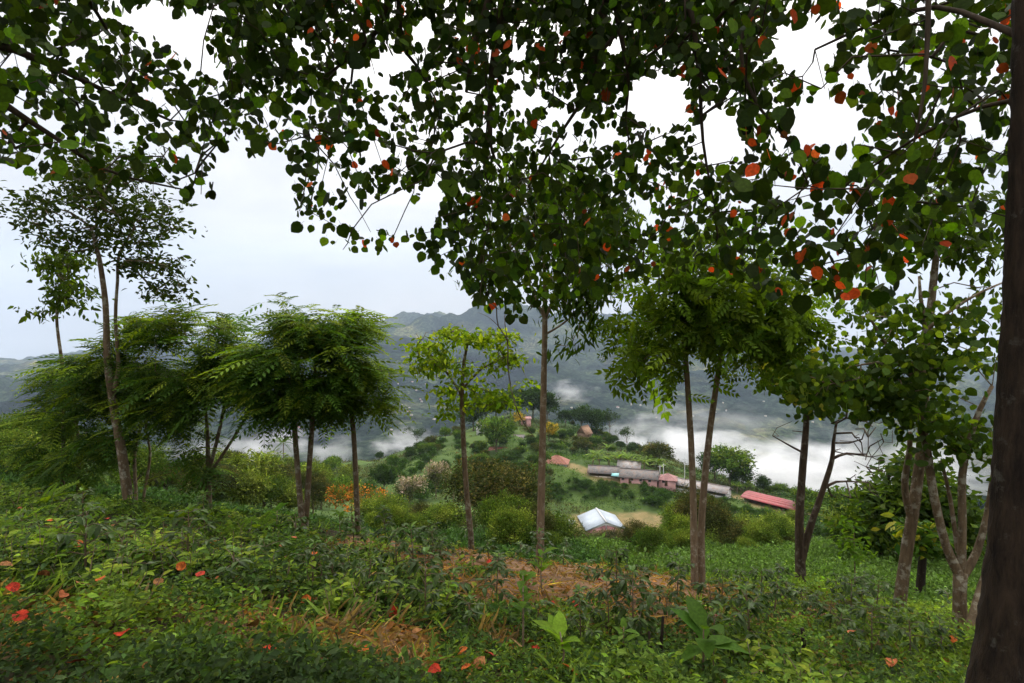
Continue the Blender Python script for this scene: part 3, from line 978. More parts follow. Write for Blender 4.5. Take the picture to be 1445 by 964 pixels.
# the two trees at the right
near_tree('grey_tree', 'grey trunked tree with a stubby side fork, leaning right of the dead forked tree', 'tree',
          [rooted([(1268, 868, 9.8, .14), (1276, 800, 9.8, .125), (1287, 730, 9.8, .12), (1297, 660, 9.9, .11), (1303, 590, 10, .10), (1306, 520, 10, .09), (1312, 450, 10.1, .085), (1318, 390, 10.1, .075), (1324, 330, 10.2, .06), (1330, 270, 10.3, .04)]),
           stem([(1287, 735, 9.8, .085), (1279, 705, 9.75, .075), (1277, 675, 9.7, .07), (1283, 640, 9.7, .06), (1284, 610, 9.7, .045)])],
          [(1330, 330, 60, 40), (1290, 290, 60, 40), (1375, 340, 40, 40), (1350, 260, 60, 44), (1390, 420, 30, 26), (1270, 340, 40, 30)], 170, 10.2, 1.4, 'ovate', (.028, .05, .014), .17, 9, .22, M_bark,
          tip_col=(.05, .09, .02), from_frac=.65, hang=.3)
near_tree('spreading_tree', 'low branching tree with a thick short trunk fanning into many crooked stems', 'tree',
          [rooted([(1356, 892, 9, .15), (1354, 850, 9, .125), (1355, 808, 9, .125)]),
           stem([(1354, 812, 9, .10), (1335, 770, 9, .085), (1318, 700, 9, .08), (1309, 640, 9, .075), (1302, 600, 9, .07), (1297, 540, 9, .062), (1292, 500, 9, .055)]),
           stem([(1356, 815, 9, .085), (1358, 740, 9, .075), (1358, 670, 9, .07), (1368, 620, 9, .06), (1384, 575, 9, .05), (1400, 545, 9, .035)]),
           stem([(1358, 815, 9, .08), (1378, 780, 9, .07), (1392, 730, 9, .06), (1402, 670, 9, .05), (1412, 600, 9, .035)]),
           stem([(1352, 780, 9.1, .05), (1340, 700, 9.3, .04), (1328, 650, 9.3, .03)]),
           stem([(1292, 505, 9, .05), (1305, 465, 9, .042), (1299, 420, 9, .035), (1297, 390, 9, .022)]),
           stem([(1304, 468, 9, .038), (1345, 436, 9, .03), (1385, 412, 9, .024), (1425, 395, 9, .016)]),
           stem([(1300, 535, 9, .045), (1262, 500, 9, .036), (1240, 470, 9, .03), (1226, 445, 9, .02)]),
           stem([(1300, 545, 9, .05), (1280, 525, 9, .045), (1260, 510, 8.9, .03), (1215, 515, 8.8, .018)])],
          [(1235, 560, 60, 30), (1190, 535, 60, 24), (1140, 545, 46, 24), (1300, 570, 60, 34), (1260, 590, 50, 20), (1350, 505, 60, 30), (1385, 470, 40, 30), (1260, 455, 50, 30), (1340, 440, 50, 20), (1385, 620, 28, 34), (1330, 620, 40, 30), (1215, 425, 40, 20), (1250, 520, 50, 26), (1300, 500, 40, 24)],
          300, 9, 1.5, 'heart', (.032, .062, .015), .105, 10, .22, M_bark, tip_col=(.11, .17, .03), tip_frac=.15, from_frac=.25, hang=.25)
t = thing('leaning_stump', G(1372, 880), 'broken leaning stump propped beside the low branching tree', 'stump')
s = stem([(1368, 888, 8.7, .085), (1378, 850, 8.75, .075), (1387, 822, 8.8, .07), (1393, 806, 8.8, .06)])
tb = Tubes(); tb.add(s[:, :3], s[:, 3], 10, True, .1); obj('trunk', tb.mesh('trunk', M_tan, t.location), t)
# shadowy spreading tree beyond them
g = at(1240, 24)
near_tree('shade_tree', 'dense dark spreading tree standing beyond the grey trunk on the lower slope', 'tree',
          [rooted([(1240, 812, 24, .2), (1242, 760, 24, .16), (1248, 700, 24, .12), (1255, 668, 24, .07)])],
          [(1288, 662, 44, 18), (1255, 706, 44, 26), (1300, 695, 56, 30), (1260, 738, 62, 26), (1206, 752, 34, 22), (1340, 740, 40, 40)], 260, 24, 3.0, 'small', (.026, .05, .014), .34, 22, .42, M_dark_bark,
          tip_col=(.06, .10, .02), from_frac=.35)
near_tree('epiphyte_tree', 'small tree with a thick dark stub trunk and ferny top between the two right trees', 'tree',
          [rooted([(1299, 828, 16, .15), (1301, 800, 16, .14), (1303, 775, 16, .12)])],
          [(1305, 768, 26, 12), (1325, 755, 26, 16), (1290, 745, 22, 16)], 40, 16, .7, 'ovate', (.03, .065, .016), .26, 14, .2, M_dark_bark, tip_col=(.16, .17, .03), from_frac=.6)
near_tree('sapling', 'thin young sapling with sparse light leaves on the grassy slope', 'sapling',
          [rooted([(1207, 838, 12, .02), (1206, 790, 12, .016), (1205, 745, 12, .01)])],
          [(1205, 760, 22, 16), (1200, 740, 14, 12), (1215, 780, 20, 8)], 26, 12, .35, 'ovate', (.06, .12, .02), .13, 8, .1, M_bark, from_frac=.4, tip=.003)
# ------------------------------------------------------------------ the big trees whose crowns hang over the camera
# lower edge of the hanging foliage in the photo, and the gaps of sky in it
EDGE = np.array([(-60, 215), (0, 228), (25, 240), (60, 252), (120, 262), (160, 258), (200, 250), (240, 268), (262, 290), (285, 292), (310, 285), (318, 205), (345, 192), (352, 222), (372, 222), (385, 205),
                 (405, 222), (415, 290), (425, 325), (452, 325), (462, 362), (500, 365), (545, 360), (580, 352), (600, 378), (630, 400), (650, 410), (690, 445), (735, 455), (765, 425), (850, 412),
                 (930, 395), (965, 385), (1000, 385), (1060, 415), (1100, 428), (1160, 418), (1210, 428), (1265, 415), (1300, 380), (1340, 345), (1445, 330), (1500, 330)], float)
GAPS = [('poly', [(128, 10), (165, 30), (200, 40), (262, 82), (300, 112), (332, 110), (300, 88), (292, 50), (305, 20), (330, 14), (275, 10), (250, 16), (205, 8), (170, 14)]),
        ('poly', [(300, 205), (352, 222), (345, 262), (330, 300), (300, 250)]),
        ('ell', 552, 84, 26, 14), ('ell', 598, 42, 14, 15), ('ell', 925, 138, 36, 32), ('ell', 1132, 62, 40, 34), ('ell', 1165, 170, 48, 30), ('ell', 1010, 190, 26, 34), ('ell', 962, 150, 8, 20),
        ('ell', 730, 72, 12, 8), ('ell', 500, 98, 22, 10), ('ell', 545, 120, 14, 8), ('ell', 660, 128, 12, 9), ('ell', 745, 140, 22, 9), ('ell', 800, 158, 26, 8), ('ell', 870, 62, 10, 8), ('ell', 560, 300, 52, 18), ('ell', 610, 275, 14, 16),
        ('ell', 905, 300, 14, 18), ('ell', 1190, 225, 18, 10), ('ell', 1110, 262, 14, 14), ('ell', 640, 200, 12, 9), ('ell', 1375, 175, 14, 18), ('ell', 1400, 262, 18, 14), ('ell', 500, 300, 24, 10),
        ('ell', 420, 60, 8, 8), ('ell', 430, 140, 10, 7), ('ell', 380, 160, 9, 6), ('ell', 530, 215, 12, 8), ('ell', 470, 250, 12, 8), ('ell', 855, 190, 12, 8), ('ell', 70, 175, 14, 10), ('ell', 25, 145, 10, 12), ('ell', 175, 200, 16, 10), ('ell', 215, 130, 10, 8), ('ell', 20, 80, 8, 6), ('ell', 110, 70, 7, 6),
        ('ell', 250, 160, 8, 6), ('ell', 1330, 30, 10, 8), ('ell', 1260, 60, 10, 10), ('ell', 1215, 100, 10, 8)]


def inpoly(x, y, poly):
    r = np.zeros(x.shape, bool); n = len(poly)
    for i in range(n):
        x1, y1 = poly[i]; x2, y2 = poly[(i + 1) % n]
        c = ((y1 > y) != (y2 > y)) & (x < (x2 - x1) * (y - y1) / (y2 - y1 + 1e-9) + x1)
        r ^= c
    return r


def in_canopy(px, py, m=0):
    e = np.interp(px, EDGE[:, 0], EDGE[:, 1])
    ok = py < e - m
    for g in GAPS:
        if g[0] == 'ell':
            ok &= ((px - g[1]) / (g[3] + m)) ** 2 + ((py - g[2]) / (g[4] + m)) ** 2 > 1
        else:
            ok &= ~inpoly(px, py, g[1])
    return ok


def canopy_targets(x0, x1, n, ylo, yhi, top=-150, Yf=None, dens=None):
    out = []
    while len(out) < n:
        px = rng.uniform(x0, x1, 400); py = rng.uniform(top, 460, 400)
        ok = in_canopy(px, py, 9)
        if dens is not None:
            ok &= rng.random(400) < dens(px, py)
        for a, b in zip(px[ok], py[ok]):
            Y = rng.uniform(ylo, yhi) + (Yf(a, b) if Yf else 0)
            out.append((a, b, Y))
    return np.array(out[:n])


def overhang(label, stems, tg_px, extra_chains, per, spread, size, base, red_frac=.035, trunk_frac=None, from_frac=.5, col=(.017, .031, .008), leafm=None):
    t = thing('canopy_tree', base, label, 'tree', None)
    stems_ = list(stems)
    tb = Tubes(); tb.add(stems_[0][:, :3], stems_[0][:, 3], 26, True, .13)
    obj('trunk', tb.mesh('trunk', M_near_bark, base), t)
    for s in stems_[1:]:
        tb = Tubes(); tb.add(s[:, :3], s[:, 3], 9, True, .05)
        obj('limb', tb.mesh('limb', M_twig, base), t)
    tg = P(tg_px[:, 0], tg_px[:, 1], tg_px[:, 2])
    ch, ends = grow(stems_, tg, seg=.22, tip=.0042, from_frac=from_frac, arch=.05, wob=.06, powr=.40)
    tb = Tubes()
    for p_, r_, s_ in ch:
        tb.add(p_, r_, 6 if r_[0] > .012 else 4, False)
    obj('branches', tb.mesh('branches', M_twig, base), t)
    # leaves hang along the twigs; each is tested against the gaps so that the sky shows where it does
    n = len(tg) * per
    pos = np.repeat(tg, per, axis=0) + rng.normal(0, spread, (n, 3))
    # project back to the photo to keep the sky gaps open
    f = np.array([0, math.cos(PITCH), -math.sin(PITCH)]); u = np.array([0, math.sin(PITCH), math.cos(PITCH)])
    dz = pos @ f; px = 722.5 + F * pos[:, 0] / dz; py = 482 - F * (pos @ u) / dz
    keep = in_canopy(px, py, 5) & (dz > 1.6)
    pos = pos[keep]; n = len(pos)
    d = rand_dir(n, -1.0, .05); d[:, 2] -= .45
    up = rand_dir(n, -.15, 1.0)
    s = size * np.exp(rng.normal(0, .24, n))
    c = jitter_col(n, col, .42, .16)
    k = rng.random(n) < .12
    c[k] = jitter_col(int(k.sum()), (.06, .12, .012), .25, .1)
    dz = pos @ f; px = 722.5 + F * pos[:, 0] / dz; py = 482 - F * (pos @ u) / dz
    red = rng.random(n) < red_frac * np.where((px > 900) & (py > 170), 1.6, np.where(px < 420, .45, .8))
    L = Leaves(); L.add(HEART, pos[~red], d[~red], up[~red], s[~red], c[~red])
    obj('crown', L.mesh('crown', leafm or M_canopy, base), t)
    if red.any():
        m = int(red.sum())
        cr = jitter_col(m, (.36, .06, .018), .4, .25)
        L = Leaves(); L.add(HEART, pos[red], d[red], up[red], s[red] * .95, cr)
        o = obj('withered_leaves', L.mesh('withered_leaves', M_red, base), t)
        o['label'] = 'orange red withered leaves'
    return t


# right: its dark trunk stands at the edge of the picture
tr = np.array([[*P(1345, 1120, 3.6), .21], [*P(1385, 1040, 3.6), .185], [*P(1410, 960, 3.6), .16], [*P(1430, 800, 3.6), .145], [*P(1444, 600, 3.6), .138], [*P(1454, 400, 3.6), .132], [*P(1461, 200, 3.6), .126],
               [*P(1464, 0, 3.6), .12], [*P(1462, -250, 3.65), .12], [*P(1450, -600, 3.7), .09], [*P(1440, -1000, 3.8), .05]])
tr = smooth_poly(tr, .07)
bR = np.array([tr[0, 0], tr[0, 1], float(H(tr[0, 0], tr[0, 1]))])
if tr[0, 2] > bR[2] - .1:
    a = tr[0].copy(); a[2] = bR[2] - .15; a[3] *= 1.1; tr = np.vstack([a, tr])
limbs = [stem([(1455, 60, 3.6, .03), (1390, 30, 3.9, .025), (1320, 10, 4.3, .022), (1240, 30, 4.6, .018), (1150, 70, 4.9, .012)]),
         stem([(1455, -110, 3.6, .05), (1380, -170, 3.9, .05), (1250, -140, 4.4, .045), (1100, -60, 5.0, .03), (1000, 40, 5.4, .018)]),
         stem([(1450, 140, 3.6, .022), (1390, 150, 3.9, .018), (1300, 190, 4.3, .015), (1180, 270, 4.8, .010)]),
         stem([(1300, -130, 4.2, .035), (1310, -20, 4.0, .025), (1305, 120, 3.9, .016), (1290, 200, 3.9, .010)]),
         stem([(1100, -55, 5.0, .03), (1045, 60, 5.0, .022), (1070, 150, 5.0, .018), (1150, 230, 5.0, .013), (1250, 320, 5.0, .008)])]
tgR = canopy_targets(1050, 1500, 290, 4.0, 6.2, dens=lambda x, y: np.where(y < 250, .9, .75))
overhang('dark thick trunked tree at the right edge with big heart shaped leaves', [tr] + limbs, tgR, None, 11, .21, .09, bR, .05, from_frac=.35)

# middle: grows behind the camera, its limbs reach forward overhead
base = np.array([1.6, -2.2, float(H(1.6, -2.2))])
tc_ = smooth_poly(np.array([[1.6, -2.2, base[2] - .15, .2], [1.55, -2.15, base[2] + 1.2, .16], [1.4, -1.9, 1.6, .14], [1.2, -1.5, 3.2, .12], [1.0, -.9, 4.6, .09]]), .25)
E = tc_[-1, :3]
limbs = [smooth_poly(np.vstack([[*E, .075], [.7, 1.2, 5.6, .065], [*P(740, -330, 4.6), .055], [*P(712, -20, 5.4), .045], [*P(700, 60, 5.6), .038], [*P(692, 130, 5.7), .03], [*P(692, 205, 5.7), .02]]), .2),
         smooth_poly(np.vstack([[*P(735, -300, 4.7), .045], [*P(700, -40, 5.2), .032], [*P(672, 50, 5.4), .026], [*P(658, 130, 5.5), .016]]), .2),
         smooth_poly(np.vstack([[*P(745, -340, 4.6), .05], [*P(860, -120, 5.2), .04], [*P(850, 30, 5.4), .03], [*P(832, 120, 5.6), .022], [*P(790, 190, 5.8), .014], [*P(745, 265, 5.9), .008]]), .2),
         smooth_poly(np.vstack([[*P(858, -120, 5.2), .035], [*P(870, 20, 5.4), .026], [*P(886, 100, 5.5), .018], [*P(883, 165, 5.6), .01]]), .2),
         smooth_poly(np.vstack([[*E, .06], [-.2, 1.0, 5.2, .05], [*P(560, -220, 4.8), .04], [*P(545, 10, 5.4), .028], [*P(500, 75, 5.8), .018], [*P(440, 120, 6.2), .01]]), .2),
         smooth_poly(np.vstack([[*P(560, -220, 4.8), .035], [*P(565, 40, 5.6), .022], [*P(590, 95, 5.8), .015], [*P(615, 140, 6.0), .008]]), .2),
         smooth_poly(np.vstack([[*P(692, 200, 5.7), .016], [*P(700, 228, 5.7), .013], [*P(735, 268, 5.8), .007]]), .1),
         smooth_poly(np.vstack([[*P(692, 200, 5.7), .014], [*P(683, 232, 5.7), .011], [*P(695, 285, 5.8), .006]]), .1),
         smooth_poly(np.vstack([[*P(860, -120, 5.2), .035], [*P(960, -20, 5.2), .03], [*P(985, 90, 5.3), .022], [*P(992, 200, 5.4), .014], [*P(1010, 300, 5.5), .007]]), .2)]
tgC = canopy_targets(315, 1080, 1230, 5.0, 7.4, dens=lambda x, y: np.where(y < 130, 1.0, .55) * np.where((x > 580) & (x < 980), 1.0, .85))
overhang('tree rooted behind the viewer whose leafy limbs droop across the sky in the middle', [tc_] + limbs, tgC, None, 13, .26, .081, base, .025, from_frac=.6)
# the long bare twig that hangs in front of the tallest tree's trunk

base = np.array([-6.6, 3.2, float(H(-6.6, 3.2))])
tl = smooth_poly(np.array([[-6.6, 3.2, base[2] - .15, .22], [-6.5, 3.25, .8, .18], [-6.3, 3.4, 2.4, .15], [-6.1, 3.6, 4.0, .11], [-5.9, 3.9, 5.2, .06]]), .25)
limbs = [smooth_poly(np.vstack([[-6.35, 3.4, 2.3, .07], [*P(-120, 40, 4.6), .05], [*P(20, 70, 5.0), .035], [*P(130, 120, 5.2), .022], [*P(240, 170, 5.5), .012]]), .2),
         smooth_poly(np.vstack([[-6.35, 3.4, 1.9, .06], [*P(-80, 120, 4.7), .04], [*P(40, 170, 5.0), .025], [*P(150, 240, 5.3), .014], [*P(270, 270, 5.5), .007]]), .2),
         smooth_poly(np.vstack([[-6.15, 3.55, 3.7, .06], [*P(-60, -160, 4.8), .045], [*P(80, -60, 5.1), .03], [*P(150, 40, 5.4), .014]]), .2)]
tgL = canopy_targets(-90, 345, 290, 4.4, 6.2, dens=lambda x, y: np.where(x > 200, .8, .95))
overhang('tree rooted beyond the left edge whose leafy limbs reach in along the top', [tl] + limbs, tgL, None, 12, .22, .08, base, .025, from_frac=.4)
# ------------------------------------------------------------------ trees and shrubs of the hillside
def clump_crown(seed_ells, nclump, per, size, col, tpl=SMALL, val=.3, cval=.28, spread=.2, flat=.75, tip_col=None, tip_frac=.0):
    """foliage of a far tree in local units: clumps of leaf faces over lumpy ellipsoids"""
    L = Leaves()
    for i in range(nclump):
        e = seed_ells[int(rng.integers(len(seed_ells)))]
        d = rand_dir(1, -.55, 1)[0]
        rr = rng.uniform(.62, 1.02)
        c = np.array(e[:3]) + d * np.array(e[3:6]) * rr
        cc = np.asarray(tip_col if (tip_col is not None and rng.random() < tip_frac * (.4 + 1.2 * (d[2] > .2))) else col) * math.exp(rng.normal(0, cval))
        pos = c + rng.normal(0, spread, (per, 3)) * [1, 1, flat]
        dd = rand_dir(per, -.7, .7) * .7 + d * .7
        up = rand_dir(per, .2, 1.0) + d * .6
        L.add(tpl, pos, dd, up, size * np.exp(rng.normal(0, .25, per)), jitter_col(per, cc, val, .08))
    return L


def proto_tree(name, ells, nclump, per, size, col, trunk, mat=None, bark=None, **kw):
    """returns (crown mesh, trunk mesh) in local metres"""
    L = clump_crown(ells, nclump, per, size, col, **kw)
    cm = L.mesh('crown', mat or M_far)
    tb = Tubes()
    h, r = trunk
    zs = np.linspace(-.8, h, 6)
    tb.add(np.stack([np.cumsum(rng.normal(0, .04 * h / 5, 6)), np.cumsum(rng.normal(0, .04 * h / 5, 6)), zs], 1), np.linspace(r * 1.2, r * .5, 6), 6)
    for e in ells[:6]:
        c = np.array(e[:3]); a = np.array([0, 0, h * .6])
        tb.add(np.array([a, (a + c) / 2 + [0, 0, -.1 * h], c]), np.array([r * .5, r * .35, r * .15]), 4, False)
    return cm, tb.mesh('trunk', bark or M_bark)


def ell_round(h, w, n=6, low=.25):
    out = []
    for i in range(n):
        a = i / n * 2 * math.pi + rng.uniform(0, .8)
        out.append((math.cos(a) * w * .28 * rng.uniform(.5, 1.2), math.sin(a) * w * .28 * rng.uniform(.5, 1.2), h * rng.uniform(low + .2, .8), w * .3, w * .3, h * .22))
    out.append((0, 0, h * .72, w * .32, w * .32, h * .26))
    return out


PROT = {}


def proto(key, *a, **k):
    PROT[key] = [proto_tree(key, *a, **k)]


for v in range(3):
    PROT.setdefault('round_dark', []).append(proto_tree('r', ell_round(6, 6, 7), 150, 22, .42, (.024, .046, .016), (3, .16), spread=.42))
    PROT.setdefault('round_green', []).append(proto_tree('r', ell_round(5.5, 6, 7), 150, 22, .42, (.045, .085, .02), (2.6, .15), spread=.42, tip_col=(.09, .13, .025), tip_frac=.25))
    PROT.setdefault('olive', []).append(proto_tree('r', ell_round(5.5, 5.5, 7), 150, 22, .38, (.038, .05, .02), (2.6, .14), spread=.42, tip_col=(.075, .065, .035), tip_frac=.2))
    PROT.setdefault('shrub', []).append(proto_tree('r', ell_round(1.9, 2.1, 5, .1), 60, 20, .2, (.028, .058, .018), (.6, .05), spread=.2))
    PROT.setdefault('bright', []).append(proto_tree('r', ell_round(5, 5.5, 7), 150, 20, .42, (.052, .088, .02), (2.4, .13), spread=.42, tip_col=(.10, .125, .03), tip_frac=.35))
    # airy flat topped tree
    PROT.setdefault('airy', []).append(proto_tree('r', [(rng.normal(0, 1.2), rng.normal(0, 1.2), rng.uniform(5.5, 7.8), 1.3, 1.3, .6) for _ in range(7)], 90, 14, .36, (.026, .045, .018), (6, .12), spread=.4))
    # bamboo like feathery thicket
    PROT.setdefault('feather', []).append(proto_tree('r', [(rng.normal(0, .9), rng.normal(0, .9), rng.uniform(2.2, 5.2), 1.2, 1.2, .9) for _ in range(9)], 130, 22, .5, (.075, .105, .028), (3, .08), spread=.5, tpl=NARROW, tip_col=(.12, .15, .035), tip_frac=.25))
# finer leaved versions for the ones that stand near
for v in range(2):
    PROT.setdefault('olive_near', []).append(proto_tree('r', ell_round(5.5, 5.5, 9), 300, 46, .17, (.030, .038, .02), (2.6, .14), spread=.36, tip_col=(.075, .065, .035), tip_frac=.2))
    PROT.setdefault('bright_near', []).append(proto_tree('r', ell_round(5, 5.5, 8), 260, 42, .19, (.052, .088, .02), (2.4, .13), spread=.36, tip_col=(.10, .13, .03), tip_frac=.35))
    PROT.setdefault('round_green_near', []).append(proto_tree('r', ell_round(5.5, 6, 8), 260, 42, .19, (.036, .066, .018), (2.6, .15), spread=.36, tip_col=(.07, .10, .025), tip_frac=.25))
PROT['flame'] = [proto_tree('r', [(rng.normal(0, 1.6), rng.normal(0, 1.6), rng.uniform(3.8, 5.2), 1.7, 1.7, .7) for _ in range(7)], 120, 20, .36, (.30, .10, .03), (3.6, .14), spread=.42, tip_col=(.085, .10, .03), tip_frac=.45)]
PROT['blossom'] = [proto_tree('r', ell_round(4.5, 4.5, 6), 110, 20, .34, (.06, .07, .045), (2.2, .12), spread=.36, tip_col=(.24, .19, .28), tip_frac=.5)]
PROT['yellow'] = [proto_tree('r', ell_round(5, 5, 6), 110, 20, .36, (.34, .22, .03), (2.2, .12), spread=.36, tip_col=(.08, .10, .03), tip_frac=.3)]


def proto_banana():
    L = Leaves(); n = 9
    V = []; Q = []
    tpl = tpl_ovate(.16, .75, .05)
    a = np.linspace(0, 2 * math.pi, n, endpoint=False) + rng.uniform(0, .5, n)
    d = np.stack([np.cos(a) * .75, np.sin(a) * .75, rng.uniform(.5, 1.4, n)], 1)
    L.add(tpl, np.tile([0, 0, 1.7], (n, 1)) + rng.normal(0, .08, (n, 3)), d, np.tile([0, 0, 1.], (n, 1)), rng.uniform(1.7, 2.5, n), jitter_col(n, (.085, .14, .04), .25, .1))
    tb = Tubes(); tb.add(np.array([[0, 0, -.5], [.03, 0, .8], [0, .04, 1.9]]), np.array([.17, .14, .08]), 7)
    return L.mesh('crown', M_leaf), tb.mesh('trunk', M_tan)


PROT['banana'] = [proto_banana() for _ in range(3)]


def proto_palm():
    L = Leaves(); n = 15
    tpl = tpl_frond(12, .3, .035, .55, 58, .3)
    a = np.linspace(0, 2 * math.pi, n, endpoint=False) + rng.uniform(0, .4, n)
    d = np.stack([np.cos(a), np.sin(a), rng.uniform(-.1, 1.2, n)], 1)
    L.add(tpl, np.tile([0, 0, 4.0], (n, 1)), d, np.tile([0, 0, 1.], (n, 1)), rng.uniform(1.9, 2.6, n), jitter_col(n, (.05, .09, .025), .2, .1))
    tb = Tubes(); tb.add(np.array([[0, 0, -.5], [.1, 0, 1.6], [.03, .04, 4.0]]), np.array([.16, .12, .1]), 7)
    return L.mesh('crown', M_leaf), tb.mesh('trunk', M_bark)


PROT['palm'] = [proto_palm()]
NAMES = {'round_dark': ('round_tree', 'tree'), 'round_green': ('leafy_tree', 'tree'), 'olive': ('olive_tree', 'tree'), 'shrub': ('shrub', 'shrub'), 'bright': ('bright_tree', 'tree'),
         'airy': ('airy_tree', 'tree'), 'feather': ('bamboo_clump', 'bamboo'), 'flame': ('flame_tree', 'tree'), 'blossom': ('blossom_tree', 'tree'), 'yellow': ('yellow_tree', 'tree'),
         'banana': ('banana_plant', 'banana plant'), 'palm': ('palm_tree', 'palm')}
NAMES['olive'] = ('brownish_tree', 'tree')
FOOT = []       # places already taken: x, y, radius
CNT = {}


def plant(kind, pos, sc, label, group=None, scz=None, dz=0.0):
    pool = PROT[kind + '_near'] if pos[1] < 90 and kind + '_near' in PROT else PROT[kind]
    ms = pool[CNT.get(kind, 0) % len(pool)]
    CNT[kind] = CNT.get(kind, 0) + 1
    nm, cat = NAMES[kind]
    t = thing(nm, (pos[0], pos[1], pos[2] + dz), label, cat, group, rng.uniform(0, 6.28))
    t.scale = (sc, sc, scz or sc)
    obj('crown', ms[0], t); obj('trunk', ms[1], t)
    FOOT.append((pos[0], pos[1], sc))
    return t


# --- single trees one can point to: kind, px, base py (None: given distance), Y, height in photo px, label
SINGLE = [
    ('olive', 708, 785, 36, 132, 1.0, 'big dense dark olive round tree just left of the tallest pole trunk'),
    ('flame', 497, 745, 60, 54, .85, 'orange flame coloured tree behind the single thin trunk'),
    ('bright', 541, 768, 45, 66, 1.0, 'yellow green bushy tree just right of the orange flame tree'),
    ('bright', 625, 765, 48, 52, 1.2, 'yellow tipped bushy tree left of the mossy thin trunk'),
    ('round_dark', 542, 692, 150, 36, 1.0, 'dark blue green round tree at the foot of the pasture'),
    ('blossom', 615, 690, 150, 36, .9, 'pinkish blossoming tree standing alone on the green pasture'),
    ('blossom', 577, 705, 120, 30, 1.3, 'pale topped bushy tree below the pasture slope'),
    ('olive', 870, 782, 62, 32, 1.9, 'reddish brown bush right in front of the white roofed hall'),
    ('olive', 815, 784, 66, 32, 1.5, 'brown tinted bush left below the white roofed hall'),
    ('olive', 920, 784, 60, 34, 1.4, 'brown and olive bush right below the white roofed hall'),
    ('bright', 962, 770, 70, 60, .85, 'leafy yellow green tree left beside the twin slim trunks'),
    ('bright', 1062, 790, 60, 56, 1.3, 'spreading light green tree below the red roofed shed'),
    ('round_green', 700, 640, 210, 48, .9, 'soft grey green round tree on the hill between the red roofed houses'),
    ('round_dark', 668, 600, 290, 34, 1.4, 'broad dark tree at the top of the spur, left of the pink house'),
    ('round_dark', 700, 596, 292, 40, 1.3, 'big dark tree on the summit of the spur behind the pink house'),
    ('round_dark', 730, 594, 295, 44, 1.2, 'tall dark tree on the summit of the spur, right of its neighbours'),
    ('round_dark', 752, 592, 296, 44, 1.0, 'dark tree on the summit just left of the pole trunk'),
    ('round_dark', 772, 592, 296, 36, 1.0, 'dark tree on the summit just right of the pole trunk'),
    ('yellow', 774, 620, 240, 22, 1.0, 'golden yellow tree on the hill right behind the pole trunk'),
    ('yellow', 733, 601, 270, 18, .9, 'small golden tree beside the pink house on the summit'),
    ('airy', 885, 636, 245, 30, 1.0, 'brown airy umbrella shaped tree on the ridge before the fog'),
    ('airy', 588, 640, 255, 34, .9, 'airy umbrella shaped dark tree on the left skyline of the pasture'),
    ('airy', 860, 612, 300, 32, .9, 'airy dark tree last on the right along the spur skyline'),
    ('round_dark', 842, 612, 300, 34, .9, 'dark round tree on the spur skyline beside the airy one'),
    ('round_dark', 820, 608, 296, 34, .9, 'dark tree on the skyline behind the brown thatched hut'),
    ('round_dark', 798, 604, 296, 24, .9, 'small dark tree on the skyline left of the thatched hut'),
    ('round_green', 1030, 690, 190, 56, 1.0, 'tall dense green tree rising behind the long grey shed'),
    ('round_dark', 1008, 686, 195, 46, .9, 'dark tree behind the long grey shed, left of its taller neighbour'),
    ('round_dark', 1047, 694, 186, 34, .9, 'dark tree behind the right end of the long grey shed'),
    ('olive', 928, 668, 205, 44, .9, 'warm green full tree on the ridge right of the banana plants'),
    ('palm', 400, 640, 190, 34, 1.0, 'single palm like tree on the left valley slope'),
    ('palm', 640, 712, 120, 30, 1.2, 'low palm on the pasture edge left of the big olive tree'),
    ('round_dark', 330, 712, 70, 24, 1.0, 'low brownish dark bush in the clearing on the left'),
    ('round_dark', 455, 728, 90, 22, .8, 'small dark conical tree left of the orange flame tree'),
]
PH = {'olive': 5.5, 'flame': 5.4, 'bright': 5, 'round_dark': 6, 'blossom': 4.5, 'round_green': 5.5, 'yellow': 5, 'airy': 8, 'palm': 5, 'shrub': 1.9, 'feather': 5.8, 'banana': 3.5}
for (kd, px, py, Y, hp, wf, lab) in SINGLE:
    x = float(P(px, py, Y)[0]); z = float(H(x, Y))
    h = hp / F * Y
    # keep the top at its place in the photo even where the foot hides behind nearer plants
    sc = h / PH[kd]
    zt = float(P(px, py - hp, Y)[2])
    scz = max(.6 * sc, min(1.7 * sc, (zt - z) / PH[kd]))
    plant(kd, (x, Y, z), sc * wf, lab, None, scz)

